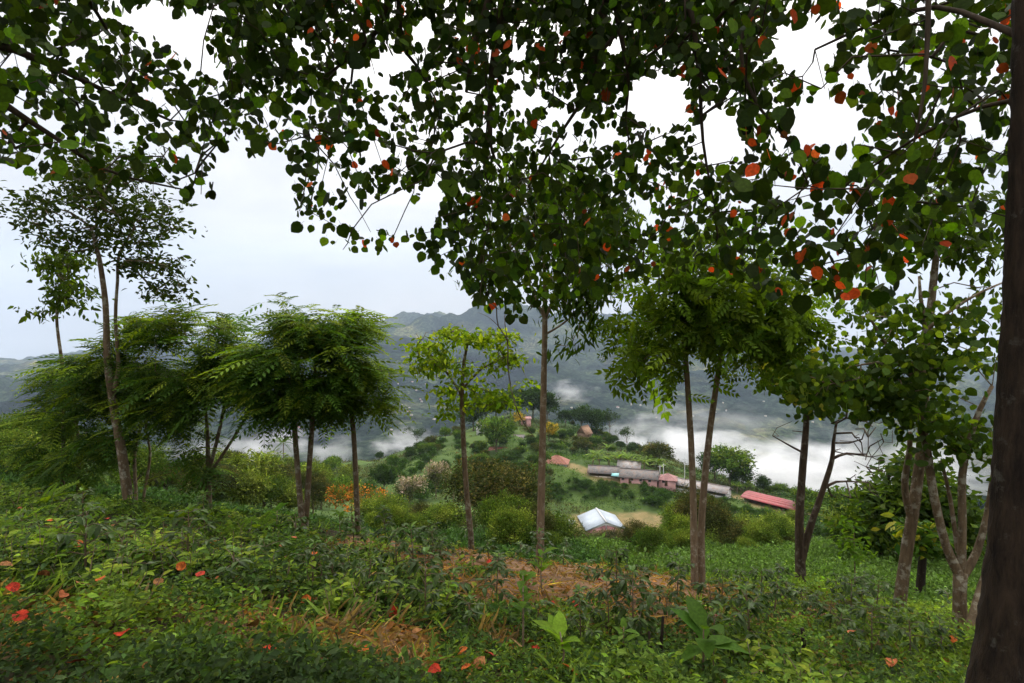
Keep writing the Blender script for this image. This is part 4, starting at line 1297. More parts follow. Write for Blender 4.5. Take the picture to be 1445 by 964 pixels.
# --- scattered growth, region by region: polygon in the photo, kinds, number, size range
REG = [
    ([(505, 700), (560, 650), (620, 625), (690, 610), (690, 640), (650, 700), (560, 715)], ['shrub'], 62, (.8, 1.8), 'small dark shrub dotted over the bright green pasture slope', 'shrubs on the pasture', (0, 400)),
    ([(525, 655), (560, 640), (630, 618), (650, 606), (690, 598), (690, 612), (560, 665)], ['round_dark', 'round_green', 'olive'], 16, (.5, .9), 'tree along the left skyline of the pasture spur', 'trees on the pasture skyline', (0, 420)),
    ([(640, 705), (660, 640), (700, 605), (790, 605), (815, 640), (810, 662), (740, 690), (690, 720)], ['round_green', 'olive', 'round_dark', 'round_dark'], 105, (.35, .8), 'mixed tree among the small houses on the spur', 'trees among the hill houses', (0, 420)),
    ([(800, 600), (870, 612), (905, 635), (935, 655), (920, 660), (850, 640), (800, 640)], ['round_green', 'round_dark', 'olive'], 36, (.45, .85), 'tree on the ridge above the banana plants', 'ridge trees above the bananas', (0, 420)),
    ([(812, 652), (850, 640), (925, 655), (935, 668), (860, 660)], ['banana'], 26, (.9, 1.5), 'pale banana plant behind the long dark tin roof', 'banana plants behind the tin roof', (0, 420)),
    ([(1025, 694), (1060, 690), (1060, 700), (1040, 704)], ['banana'], 7, (.8, 1.2), 'banana plant between the grey shed and the red shed', 'banana plants between the sheds', (0, 420)),
    ([(1130, 722), (1200, 722), (1200, 745), (1140, 740)], ['banana', 'round_green'], 10, (.8, 1.3), 'leafy plant on the slope right of the red roofed shed', 'plants right of the red shed', (0, 420)),
    ([(1050, 690), (1100, 697), (1180, 720), (1200, 735), (1120, 712)], ['round_dark', 'round_green'], 12, (.5, .9), 'tree on the brow behind the red roofed shed', 'trees behind the red shed', (0, 420)),
    ([(770, 690), (830, 680), (930, 694), (1040, 716), (1100, 735), (1080, 750), (960, 735), (935, 722), (880, 704), (820, 706), (780, 712)], ['shrub'], 170, (.6, 1.3), 'dark green coffee shrub in the plantation below the sheds', 'coffee shrubs below the sheds', (0, 420)),
    ([(500, 780), (520, 745), (640, 740), (680, 770), (760, 775), (830, 775), (950, 775), (1000, 790), (760, 790)], ['round_green', 'olive', 'bright', 'shrub'], 34, (.28, .55), 'bushy tree on the steep slope just below the near crest', 'bushes below the crest', (20, 110)),
    ([(960, 760), (1000, 745), (1120, 740), (1130, 775), (1120, 790), (980, 790)], ['round_green', 'olive', 'bright', 'feather'], 30, (.35, .7), 'bushy tree filling the hollow below the coffee plantation', 'bushes in the hollow', (20, 200)),
    ([(1150, 760), (1420, 745), (1420, 795), (1150, 795)], ['round_green', 'round_dark', 'feather'], 24, (.3, .55), 'dark bushy tree beyond the grassy slope at the right', 'bushes beyond the right slope', (22, 200)),
    ([(270, 690), (300, 660), (420, 655), (500, 660), (500, 700), (420, 735), (330, 725), (280, 720)], ['feather', 'feather', 'round_green', 'olive'], 48, (.6, 1.1), 'feathery thicket in the hollow left of the pasture', 'thickets in the left hollow', (22, 420)),
    ([(0, 640), (60, 640), (110, 668), (100, 690), (0, 690)], ['feather', 'round_green', 'bright'], 14, (.5, 1.0), 'light green bushy growth below the far left crest', 'growth at the far left', (16, 300)),
    ([(150, 675), (270, 680), (270, 705), (150, 700)], ['feather', 'olive', 'round_green'], 14, (.35, .7), 'bush showing between the thin stems at the left', 'bushes behind the left stems', (18, 200)),
]
KLAB = {'round_dark': 'round dark green', 'round_green': 'leafy mid green', 'olive': 'brownish olive', 'bright': 'yellow green', 'shrub': 'small dark', 'feather': 'feathery light green', 'banana': 'pale leaved', 'airy': 'airy'}
HOUSEPX = [(848, 722, 34, 60), (832, 663, 10, 8), (870, 664, 14, 10), (900, 668, 24, 10), (942, 673, 14, 10), (990, 684, 34, 12), (1090, 705, 34, 16), (791, 650, 18, 12), (703, 636, 14, 9), (732, 617, 9, 8), (682, 600, 12, 9), (741, 592, 10, 8), (825, 608, 10, 10)]
for (poly, kinds, n, (s0, s1), lab, grp, (ya, yb)) in REG:
    xs = [p[0] for p in poly]; ys = [p[1] for p in poly]
    got = 0; tries = 0
    while got < n and tries < n * 30:
        tries += 1
        px = rng.uniform(min(xs), max(xs)); py = rng.uniform(min(ys), max(ys))
        if not inpoly(np.array([px]), np.array([py]), poly)[0]:
            continue
        g = G(px, py, 600)
        if g is None or not (ya < g[1] < yb):
            continue
        sc = rng.uniform(s0, s1)
        kd = kinds[int(rng.integers(len(kinds)))]
        if kd == 'shrub' and len(kinds) > 1: sc *= 2
        sc = min(sc, (75 if px < 300 else 42 * float(np.exp(rng.normal(0, .45))) if ('crest' in grp or 'hollow' in grp) else 70) / F * g[1] / PH[kd])
        wpx = PH[kd] * sc * .5 * F / g[1]
        if any(abs(px - h[0]) < h[2] + wpx * .6 and -4 < py - h[1] < h[3] + wpx * 1.7 for h in HOUSEPX if kd != 'shrub'):
            continue
        if any(abs(px - h[0]) < h[2] and -4 < py - h[1] < h[3] for h in HOUSEPX):
            continue
        mind = .9 if kd == 'shrub' else 1.15
        if any((g[0] - q[0]) ** 2 + (g[1] - q[1]) ** 2 < (mind * min(sc, q[2])) ** 2 for q in FOOT):
            continue
        if float(bare(g[:1], g[1:2])[0]) > .4 and g[1] > 60:
            continue
        l2 = lab if len(kinds) == 1 else KLAB[kd] + ' ' + lab
        plant(kd, g, sc, l2, (KLAB[kd] + ' ' + grp) if len(kinds) > 1 else grp, sc * rng.uniform(.85, 1.2))
        got += 1

# --- hillside undergrowth that nobody could count
L = Leaves()
n = 90000
Y = np.exp(rng.uniform(math.log(14), math.log(340), n)); u = np.where(Y > 90, rng.uniform(-.55, .62, n), rng.uniform(-1, 1, n)); x = u * Y
keep = (bare(x, Y) < .35)
past = inpoly(722.5 + F * u, 450 - F * H(x, Y) / Y, [(505, 702), (560, 650), (690, 605), (690, 640), (650, 700), (560, 715)])
keep &= (fbm(x * .05, Y * .05, 41, 4) > .44) | (Y < 60)
keep &= ~past | (rng.random(n) < .35)
x = x[keep]; Y = Y[keep]; n = len(x)
per = 7
hgt = (.12 + .010 * np.minimum(Y, 60) + .003 * Y) * rng.uniform(.2, 1.3, n) * np.where(past[keep], .4, 1)
pos = np.repeat(np.stack([x, Y, H(x, Y)], 1), per, axis=0)
sz = np.repeat(.09 + .0021 * Y, per)
pos[:, :2] += rng.normal(0, 1, (n * per, 2)) * (sz * 1.2)[:, None]
pos[:, 2] += np.repeat(hgt, per) * rng.random(n * per)
tone = fbm(x * .02, Y * .02, 61, 4)
base_c = np.where((tone > .52)[:, None], np.array([[.07, .115, .024]]), np.array([[.036, .07, .02]]))
base_c = np.where((tone < .38)[:, None] & (Y > 40)[:, None], np.array([[.075, .075, .03]]), base_c)
base_c = np.where(((Y < 34) & (x > 3))[:, None], np.array([[.070, .118, .026]]), base_c) * np.exp(rng.normal(0, .3, (n, 1)))
c = np.repeat(base_c, per, axis=0) * np.exp(rng.normal(0, .2, (n * per, 1)))
L.add(SMALL, pos, rand_dir(n * per, -.2, 1), rand_dir(n * per, .1, 1), sz * np.exp(rng.normal(0, .25, n * per)), c)
tag(obj('hillside_undergrowth', L.mesh('hillside_undergrowth', M_far)), 'low tangled undergrowth covering the slopes below the crest', 'undergrowth', kind='stuff')

# ------------------------------------------------------------------ houses and sheds of the spur
M_tin = plain_mat('weathered_tin', (.15, .135, .13), .6, .5, .9, 6.0, rust=(.16, .085, .05))
M_tin_l = plain_mat('pale_tin', (.30, .275, .27), .55, .35, .8, 6.0, rust=(.22, .14, .10))
M_red = M_red
M_redroof = plain_mat('red_sheet_roof', (.36, .05, .055), .5, .25, .6, 5.0, rust=(.26, .06, .05))
M_tile = plain_mat('clay_tile', (.30, .115, .075), .8, .3, 1.5, 7.0)
M_pinkroof = plain_mat('faded_pink_roof', (.34, .16, .15), .7, .25, 1.0, 6.0)
M_white = plain_mat('white_wall', (.45, .44, .42), .8, .12, 1.0)
M_pinkwall = plain_mat('pink_wall', (.46, .25, .23), .8, .15, 1.0)
M_cream = plain_mat('cream_wall', (.50, .42, .32), .8, .15, 1.0)
M_wood = plain_mat('timber', (.13, .075, .04), .8, .3, 3.0)
M_dark = plain_mat('dark_opening', (.02, .02, .022), .4, .2, 2.0)
M_thatch = plain_mat('thatch', (.26, .15, .09), .95, .35, 3.0, 9.0, axis='Z')
M_sheet = plain_mat('white_greenhouse_sheet', (.34, .39, .45), .5, .12, .4, 1.6, axis='Y')
M_skirt = plain_mat('pink_greenhouse_sheet', (.36, .15, .15), .6, .2, .5, 1.6, axis='X')
M_teal = plain_mat('teal_sheet', (.20, .46, .46), .6, .2, 1.0)
M_steel = plain_mat('white_steel', (.5, .5, .5), .5, .08, 2.0)


class Boxes:
    def __init__(s): s.V = []; s.Q = []; s.n = 0
    def hexa(s, pts):
        """eight corners: bottom ring then top ring, counter-clockwise from above"""
        s.V.append(np.asarray(pts, float)); b = s.n
        s.Q.append(np.array([[0, 3, 2, 1], [4, 5, 6, 7], [0, 1, 5, 4], [1, 2, 6, 5], [2, 3, 7, 6], [3, 0, 4, 7]]) + b); s.n += 8
    def box(s, x0, x1, y0, y1, z0, z1):
        s.hexa([(x0, y0, z0), (x1, y0, z0), (x1, y1, z0), (x0, y1, z0), (x0, y0, z1), (x1, y0, z1), (x1, y1, z1), (x0, y1, z1)])
    def mesh(s, name, mat):
        return mesh(name, np.concatenate(s.V), [np.concatenate(s.Q)], mats=[mat])


def slab(b, p00, p10, p11, p01, th=.12):
    """a thick roof plane through four points"""
    p = [np.array(q, float) for q in (p00, p10, p11, p01)]
    b.hexa([q - [0, 0, th] for q in p] + p)


def house(name, label, cat, px, py, Y, yaw, Lx, Ly, hw, hr, m_wall, m_roof, kind='gable', over=.5, doors=1, wins=3, open_front=False, sink=3.0, group=None, curve=False):
    """local x along the ridge; front faces local -y"""
    p = P(px, py, Y)
    t = thing(name, (p[0], p[1], p[2]), label, cat, group, yaw)
    a, b_ = Lx / 2, Ly / 2
    if open_front:
        b = Boxes(); b.box(-a, a, b_ - .15, b_, -sink, hw); b.box(-a, -a + .15, -b_, b_ - .15, -sink, hw); b.box(a - .15, a, -b_, b_ - .15, -sink, hw)
        b.box(-a + .15, a - .15, -b_, b_ - .15, -sink, .05)
        obj('wall', b.mesh('wall', m_wall), t)
        k = max(3, int(Lx / 3.2))
        for i in range(1, k):
            x = -a + Lx * i / k
            b = Boxes(); b.box(x - .09, x + .09, -b_, -b_ + .18, .05, hw); obj('post', b.mesh('post', M_wood), t)
        b = Boxes(); b.box(-a + .15, a - .15, -b_ + .02, -b_ + .12, .05, hw * .38); obj('half_wall', b.mesh('half_wall', m_wall), t)
    else:
        b = Boxes(); b.box(-a, a, -b_, b_, -sink, hw)
        if kind == 'gable':
            for sx in (-1, 1):
                x0, x1 = sorted((sx * a, sx * (a - .15)))
                b.hexa([(x0, -b_, hw), (x1, -b_, hw), (x1, b_, hw), (x0, b_, hw), (x0, -.02, hw + hr * .96), (x1, -.02, hw + hr * .96), (x1, .02, hw + hr * .96), (x0, .02, hw + hr * .96)])
        obj('wall', b.mesh('wall', m_wall), t)
        for i in range(doors):
            x = -a + Lx * (i + .7) / (doors + .6)
            b = Boxes(); b.box(x - .45, x + .45, -b_ - .05, -b_ + .02, 0, 2.05); obj('door', b.mesh('door', M_wood), t)
        for i in range(wins):
            x = -a + Lx * (i + .3) / (wins + .1)
            b = Boxes(); b.box(x - .4, x + .4, -b_ - .04, -b_ + .02, 1.0, 1.9); w_ = obj('window', b.mesh('window', M_dark), t)
            b = Boxes(); b.box(x - .5, x + .5, -b_ - .1, -b_ - .041, .9, .99); obj('sill', b.mesh('sill', M_white), w_)
    b = Boxes()
    A, B = a + over, b_ + over
    ez = hw - over * hr / b_ + .14; rz_ = hw + hr + .14
    if kind == 'gable':
        slab(b, (-A, -B, ez), (A, -B, ez), (A, -.001, rz_), (-A, -.001, rz_)); slab(b, (-A, .001, rz_), (A, .001, rz_), (A, B, ez), (-A, B, ez))
    elif kind == 'mono':
        slab(b, (-A, -B, hw + .05), (A, -B, hw + .05), (A, B, hw + hr), (-A, B, hw + hr))
    elif kind == 'hip':
        r_ = max(.2, a - b_)
        V = [(-A, -B, ez), (A, -B, ez), (A, B, ez), (-A, B, ez), (-r_, 0, rz_), (r_, 0, rz_)]
        me = bpy.data.meshes.new('roof'); me.from_pydata(V, [], [(0, 1, 5, 4), (1, 2, 5), (2, 3, 4, 5), (3, 0, 4), (3, 2, 1, 0)]); me.materials.append(m_roof)
        rf = obj('roof', me, t)
    elif kind == 'arc':
        n = 7
        for i in range(n):
            y0, y1 = -B + 2 * B * i / n, -B + 2 * B * (i + 1) / n
            f = lambda y: hw + .05 + hr * (1 - (y / B) ** 2)
            slab(b, (-A, y0, f(y0)), (A, y0, f(y0)), (A, y1, f(y1)), (-A, y1, f(y1)))
    if kind != 'hip':
        rf = obj('roof', b.mesh('roof', m_roof), t)
    if kind in ('gable', 'hip'):
        b = Boxes(); q = A if kind == 'gable' else max(.3, a - b_)
        b.box(-q - .02, q + .02, -.14, .14, rz_ + .005, rz_ + .07); obj('ridge_cap', b.mesh('ridge_cap', m_roof), rf)
    return t


def ang(dx, dy): return math.atan2(dy, dx)


# white roofed hall on the yard, its pink skirt roof in front
yaw = ang(-1, 11)
t = thing('white_hall', P(848, 752, 154), 'white sheet roofed hall with a pink lower roof on the tan yard', 'hall', None, yaw)
Lx, Ly, hw, hr = 11.0, 10.4, 3.0, 1.9
b = Boxes(); b.box(-5.3, 5.3, -5.0, 5.0, -3, hw)
b.hexa([(-5.3, -5, hw), (-5.15, -5, hw), (-5.15, 5, hw), (-5.3, 5, hw), (-5.3, -.02, hw + hr), (-5.15, -.02, hw + hr), (-5.15, .02, hw + hr), (-5.3, .02, hw + hr)])
b.hexa([(5.15, -5, hw), (5.3, -5, hw), (5.3, 5, hw), (5.15, 5, hw), (5.15, -.02, hw + hr), (5.3, -.02, hw + hr), (5.3, .02, hw + hr), (5.15, .02, hw + hr)])
obj('wall', b.mesh('wall', M_white), t)
for sg in (-1, 1):
    b = Boxes()
    if sg < 0: slab(b, (-5.6, -5.5, hw - .1), (5.6, -5.5, hw - .1), (5.6, -.002, hw + hr + .14), (-5.6, -.002, hw + hr + .14))
    else: slab(b, (-5.6, .002, hw + hr + .14), (5.6, .002, hw + hr + .14), (5.6, 5.5, hw - .1), (-5.6, 5.5, hw - .1))
    rf = obj('roof', b.mesh('roof', M_sheet), t)
b = Boxes(); b.box(-5.65, 5.65, -.22, .22, hw + hr + .145, hw + hr + .23); obj('ridge_cap', b.mesh('ridge_cap', M_steel), t)
b = Boxes(); slab(b, (-7.9, -5.4, .9), (-5.32, -5.2, hw - .35), (-5.32, -.15, hw + 1.1), (-7.9, -.15, 1.5)); obj('skirt_roof', b.mesh('skirt_roof', M_skirt), t)
b = Boxes(); slab(b, (-7.9, .15, 1.5), (-5.32, .15, hw + 1.1), (-5.32, 5.2, hw - .35), (-7.9, 5.4, .9)); obj('skirt_roof', b.mesh('skirt_roof', M_skirt), t)
for y in (-5.2, -2.6, 0, 2.6, 5.2):
    b = Boxes(); b.box(-7.85, -7.7, y - .07, y + .07, -3, .85 if abs(y) > 1 else 1.3); obj('post', b.mesh('post', M_steel), t)

# long dark tin roofs along the ridge
house('tin_shed', 'long low shed with a dark weathered tin roof, left of the larger tin roofs', 'shed', 852, 672, 189, ang(9.5, -2.2), 9.5, 6, 1.9, 1.5, M_cream, M_tin, open_front=True)
house('tin_house', 'broad farmhouse with the largest dark tin roof and pink walls on the ridge', 'house', 902, 679, 184, ang(11.5, -3.5), 11.5, 7, 2.0, 1.8, M_pinkwall, M_tin, doors=2, wins=4)
house('tin_annex', 'small tin roofed annex rising behind the broad dark roofed farmhouse', 'house', 888, 670, 192, ang(11.5, -3.5), 7, 6, 3.0, 1.6, M_white, M_tin_l, doors=1, wins=2)
t = thing('teal_awning', P(871, 675, 184.5), 'small teal awning in front of the dark tin roofs', 'awning', None, ang(11.5, -3.5))
b = Boxes(); slab(b, (-1.8, -1.2, 1.0), (1.8, -1.2, 1.0), (1.8, 1.2, 1.7), (-1.8, 1.2, 1.7), .06); obj('sheet', b.mesh('sheet', M_teal), t)
for x in (-1.7, 1.7):
    for y in (-1.1, 1.1):
        b = Boxes(); b.box(x - .05, x + .05, y - .05, y + .05, -1.5, 1.0 if y < 0 else 1.6); obj('post', b.mesh('post', M_wood), t)
house('pink_hut', 'small square hut with a faded pink hipped roof between the two long sheds', 'hut', 942, 683, 181, ang(6, -2), 5.2, 4.8, 2.0, 1.3, M_pinkwall, M_pinkroof, 'hip', .5, 1, 1)
t = house('grey_shed', 'long grey and white open shed behind the twin slim trunks', 'shed', 990, 695, 176, ang(11.8, -9.5), 16.5, 5, 2.0, 1.2, M_white, M_tin_l, 'gable', .5, open_front=True)
house('red_shed', 'long shed with a bright red curved sheet roof at the end of the road', 'shed', 1092, 718, 166, ang(8.5, -10), 15.5, 6.2, 2.3, 1.0, M_cream, M_redroof, 'arc', .7, open_front=True)
house('tiled_house', 'white walled house with an orange clay tile roof right of the pole trunk', 'house', 786, 660, 200, ang(6, -1.2), 7.4, 6, 2.4, 1.9, M_white, M_tile, 'hip', .6, 1, 2)
house('tiled_house', 'low house with a plain clay red roof left of the pole trunk', 'house', 703, 643, 215, ang(5, -.8), 6.0, 5, 1.8, 1.3, M_cream, M_tile, 'gable', .5, 1, 2)
house('grey_hut', 'small hut with a grey tin roof on the upper hill', 'hut', 732, 624, 235, ang(4, -.5), 4.2, 4, 2.0, 1.0, M_white, M_tin, 'gable', .4, 1, 1)
house('white_house', 'small white house on the upper left of the spur', 'house', 682, 607, 256, ang(6, .8), 6.0, 4.5, 2.6, 1.0, M_white, M_tin_l, 'gable', .3, 1, 2)
house('pink_house', 'tiny pink house on the summit of the spur', 'house', 742, 598, 275, ang(4, .3), 4.6, 4, 2.6, .9, M_pinkwall, M_pinkroof, 'gable', .3, 1, 1)
house('thatched_hut', 'steep brown thatched hut alone on the right shoulder of the spur', 'hut', 825, 615, 275, ang(3, 3), 5.0, 5, 1.6, 3.2, M_wood, M_thatch, 'gable', .4, 1, 0)
# white panels drying on the road by the red shed
t = thing('drying_tray', P(1065, 715, 168), 'flat white drying tray on the ground beside the red shed', 'tray', None, ang(7, -8))
b = Boxes(); b.box(-2.2, 2.2, -.9, .9, .25, .33); obj('sheet', b.mesh('sheet', M_steel), t)
b = Boxes(); b.box(-2.1, 2.1, -.8, .8, -1.5, .248); obj('base', b.mesh('base', M_wood), t)
# poles
for (px, py, Y, hp, lab) in [(931, 682, 182, 26, 'left of two white poles beside the pink hut'), (936, 682, 181, 28, 'right of two white poles beside the pink hut'), (966, 678, 180, 32, 'lone tall white pole behind the pink hut')]:
    t = thing('utility_pole', P(px, py, Y), lab, 'pole')
    h = hp / F * Y
    tb = Tubes(); tb.add(np.array([[0, 0, -2], [0, 0, h * .5], [0, 0, h]]), np.array([.14, .12, .10]), 7); obj('pole', tb.mesh('pole', M_steel), t)
    b = Boxes(); b.box(-.7, .7, -.05, .05, h - .5, h - .38); obj('crossarm', b.mesh('crossarm', M_steel), t)


def vehicle(label, px, py, Y, yaw, L_, W_, Hh, mat):
    t = thing('parked_car', P(px, py, Y), label, 'car', None, yaw)
    b = Boxes(); b.box(-L_ / 2, L_ / 2, -W_ / 2, W_ / 2, .3, Hh * .58)
    b.hexa([(-L_ * .36, -W_ / 2 + .05, Hh * .58), (L_ * .25, -W_ / 2 + .05, Hh * .58), (L_ * .25, W_ / 2 - .05, Hh * .58), (-L_ * .36, W_ / 2 - .05, Hh * .58),
            (-L_ * .28, -W_ / 2 + .2, Hh), (L_ * .12, -W_ / 2 + .2, Hh), (L_ * .12, W_ / 2 - .2, Hh), (-L_ * .28, W_ / 2 - .2, Hh)])
    obj('body', b.mesh('body', mat), t)
    b = Boxes(); b.box(-L_ * .27, L_ * .12, -W_ / 2 + .08, -W_ / 2 + .13, Hh * .64, Hh * .92); obj('window', b.mesh('window', M_dark), t)
    for x in (-L_ * .3, L_ * .3):
        for y in (-W_ / 2 + .02, W_ / 2 - .02):
            tb = Tubes(); tb.add(np.array([[x, y - .1, .33], [x, y + .1, .33]]), np.array([.33, .33]), 12); obj('wheel', tb.mesh('wheel', M_dark), t)
    return t


M_darkcar = plain_mat('dark_car_paint', (.05, .05, .06), .3, .1, 2.0)
vehicle('white car parked left of the white roofed hall', 782, 741, 150, 1.1, 3.4, 1.5, 1.35, M_steel)
vehicle('dark car parked between two pale cars by the hall', 794, 736, 152, 1.2, 3.4, 1.5, 1.35, M_darkcar)
vehicle('pale car parked nearest the white roofed hall', 805, 741, 149, 1.0, 3.4, 1.5, 1.3, M_steel)

# houses on the far slopes
hm = []
for mw, mr in ((M_cream, M_tin_l), (M_white, M_pinkroof), (M_cream, M_tin_l)):
    b = Boxes(); b.box(-5, 5, -3.5, 3.5, -6, 3.2); wm = b.mesh('wall', mw)
    b = Boxes(); slab(b, (-5.6, -4.1, 3.0), (5.6, -4.1, 3.0), (5.6, 0, 5.2), (-5.6, 0, 5.2)); slab(b, (-5.6, 0.01, 5.2), (5.6, 0.01, 5.2), (5.6, 4.1, 3.0), (-5.6, 4.1, 3.0))
    hm.append((wm, b.mesh('roof', mr)))
k = 0
FARP = [(800, 1100, 490, 590, 36), (540, 640, 520, 610, 22), (60, 200, 560, 590, 4), (360, 480, 560, 610, 8), (1120, 1240, 545, 600, 6)]
for (xa, xb, ya, yb, n) in FARP:
    for i in range(n):
        px, py = rng.uniform(xa, xb), rng.uniform(ya, yb)
        g = G(px, py, 4500)
        if g is None or g[1] < 500: continue
        t = thing('valley_house', g, 'tiny pale house scattered on the misty far valley slopes', 'house', 'houses on the far slopes', rng.uniform(0, 3.14))
        t.scale = (rng.uniform(.4, .8),) * 3
        w_, r_ = hm[k % 3]; k += 1
        obj('wall', w_, t); obj('roof', r_, t)
# ------------------------------------------------------------------ plants of the near slope
def near_pts(n, y0, y1, umax=1.0):
    u = rng.uniform(-umax, umax, n); Y = np.exp(rng.uniform(math.log(y0), math.log(y1), n))
    return u * Y, Y


def photo_xy(x, y):
    z = H(x, y)
    return 722.5 + F * x / np.maximum(y, .1), 450 - F * z / np.maximum(y, .1)


FALL = [('red', 555, 866, 1.5), ('red', 690, 833, .9), ('orange', 612, 796, 1.1), ('red', 603, 798, .9), ('red', 688, 932, 1.1), ('red', 612, 960, 1.1), ('pink', 540, 823, .8), ('pink', 735, 806, .8), ('red', 845, 842, .8), ('pink', 848, 870, .9), ('red', 173, 927, 1.5), ('red', 245, 927, 1.3),
        ('red', 112, 958, 1.2), ('tan', 12, 872, 1.2), ('tan', 62, 870, 1.2), ('tan', 115, 902, 1.3), ('tan', 45, 943, 1.4), ('pink', 28, 722, 1.0), ('orange', 110, 792, 1.3), ('red', 152, 778, 1.1), ('tan', 160, 746, 1.0), ('orange', 215, 868, 1.0), ('tan', 224, 880, 1.1), ('orange', 256, 858, 1.2), ('red', 283, 876, 1.1),
        ('orange', 293, 886, 1.1), ('tan', 355, 911, 1.3), ('pink', 386, 897, 1.2), ('red', 380, 928, 1.2), ('orange', 430, 853, 1.2), ('pink', 376, 757, .9), ('orange', 298, 771, 1.0), ('tan', 455, 948, 1.3), ('tan', 678, 947, 1.2), ('orange', 657, 955, .9), ('orange', 745, 914, 1.2), ('red', 753, 922, 1.0), ('orange', 800, 958, 1.4), ('pink', 1258, 946, 1.4),
        ('red', 1296, 939, 1.1), ('tan', 1078, 957, 1.4), ('red', 872, 913, .9), ('red', 812, 882, .9), ('tan', 240, 852, 1.0), ('pink', 305, 833, 1.0), ('orange', 335, 820, .9), ('orange', 520, 925, .9), ('red', 75, 835, 1.0), ('pink', 415, 800, .8), ('orange', 445, 805, .8), ('tan', 400, 802, .9), ('red', 20, 905, 1.1), ('orange', 70, 760, 1.0),
        ('orange', 655, 930, .8), ('pink', 1110, 880, .8), ('tan', 1165, 905, .9), ('red', 1010, 905, .8), ('orange', 965, 870, .8), ('pink', 905, 855, .8), ('red', 780, 860, .8), ('orange', 885, 900, .8), ('tan', 590, 900, 1.0), ('tan', 530, 945, 1.2), ('orange', 460, 880, .9), ('pink', 225, 825, .9), ('tan', 320, 950, 1.2), ('tan', 205, 960, 1.3),
        ('pink', 1200, 948, 1.1), ('orange', 1345, 925, 1.0), ('tan', 505, 800, .8), ('red', 470, 915, .9), ('tan', 560, 935, 1.0), ('red', 30, 955, 1.2), ('orange', 145, 890, 1.0), ('pink', 90, 915, 1.0)]
FPOS = np.array([G(f[1], f[2] + 6)[:2] for f in FALL])


def clear_of_leaves(x, y, r):
    """keeps the tall weeds from standing on or just before a fallen leaf"""
    m = np.ones(len(x), bool)
    for (fx, fy) in FPOS:
        k = fx / fy
        m &= ~((np.abs(x - k * y) < r) & (y < fy + r * .6) & (y > fy - .75))
    return m


def mound_h(x, y):
    return (.03 + .34 * sstep(.44, .68, fbm(x * 1.3, y * 1.3, 117, 4))) * (1 - .5 * sstep(9, 12, y))


# creeping ground cover: many small leaves
L = Leaves()
x, y = near_pts(56000, 2.0, 22)
b = bare(x, y)
patch = fbm(x * .55, y * .55, 101, 4)
keep = (rng.random(len(x)) > b * .97) & (rng.random(len(x)) < .25 + 2.2 * (patch - .33))
x, y, b, patch = x[keep], y[keep], b[keep], patch[keep]
n = len(x); per = 6
mound = (mound_h(x, y) + .07 * rng.random(n)) * (1 - .8 * b)
pos = np.repeat(np.stack([x, y, H(x, y)], 1), per, axis=0)
sz = np.repeat((.026 + .0032 * y) * np.exp(rng.normal(0, .25, n)), per)
pos[:, :2] += rng.normal(0, 1, (n * per, 2)) * (sz * 1.3)[:, None]
pos[:, 2] += np.repeat(mound, per) * rng.uniform(.25, 1.05, n * per) + .01
tone = fbm(x * .8, y * .8, 131, 4) + rng.normal(0, .05, n)
right = sstep(.15, .5, x / y) * sstep(6, 9, y)
c0 = np.where((tone > .53)[:, None], [[.10, .155, .026]], [[.048, .085, .020]])
c0 = np.where((tone < .37)[:, None], [[.036, .06, .02]], c0)
c0 = c0 * (1 - right[:, None]) + right[:, None] * np.array([[.13, .20, .032]])
c = np.repeat(c0 * np.exp(rng.normal(0, .22, (n, 1))), per, axis=0) * np.exp(rng.normal(0, .32, (n * per, 1))) * (1 + rng.normal(0, .1, (n * per, 1)) * [[1, .2, .5]])
half = rng.random(n * per) < .5
d = rand_dir(n * per, -.25, .75); up = rand_dir(n * per, .25, 1)
L.add(OVATE, pos[half], d[half], up[half], sz[half] * 1.3, c[half])
L.add(SMALL, pos[~half], d[~half], up[~half], sz[~half] * 1.2, c[~half])
tag(obj('ground_cover', L.mesh('ground_cover', M_leaf)), 'low creeping green leaves carpeting the near slope', 'ground cover', kind='stuff')

# upright weeds
WIDE = tpl_ovate(.30, .28, .06)
L = Leaves(); tb = Tubes()
x, y = near_pts(8000, 2.4, 18)
pt = fbm(x * .4, y * .4, 151, 4) + .10 * (x < -1) * (y > 5)
px_, py_ = photo_xy(x, y)
keep = (pt > .53) & (bare(x, y) < .25) & clear_of_leaves(x, y, .2)
x, y = x[keep], y[keep]; n = len(x)
for i in range(n):
    h = rng.uniform(.12, .36) * (1.2 if x[i] < -2 else .8) * (.6 if y[i] > 10 else 1)
    g = np.array([x[i], y[i], float(H(x[i], y[i]))]); top = g + np.array([rng.normal(0, .08), rng.normal(0, .08), h])
    if y[i] < 9: tb.add(np.array([g, (g + top) / 2 + rng.normal(0, .015, 3), top]), np.array([.006, .005, .003]), 4, False)
    m = 10
    f = rng.uniform(.25, 1.0, m)
    a = rng.uniform(0, 6.28, m)
    col = [(.085, .14, .02), (.05, .095, .018), (.13, .185, .03)][int(rng.integers(3))]
    L.add(LANCE if i % 4 == 0 else WIDE, g + (top - g) * f[:, None], np.stack([np.cos(a), np.sin(a), rng.uniform(0, .7, m)], 1), np.tile([0, 0, 1.], (m, 1)), rng.uniform(.05, .115, m), jitter_col(m, col, .25, .1))
tag(obj('weeds', L.mesh('weeds', M_leaf)), 'knee high leafy weeds standing among the ground cover', 'weeds', kind='stuff')
tag(obj('weed_stems', tb.mesh('weed_stems', M_tan)), 'thin stems of the knee high weeds', 'weeds', kind='stuff')

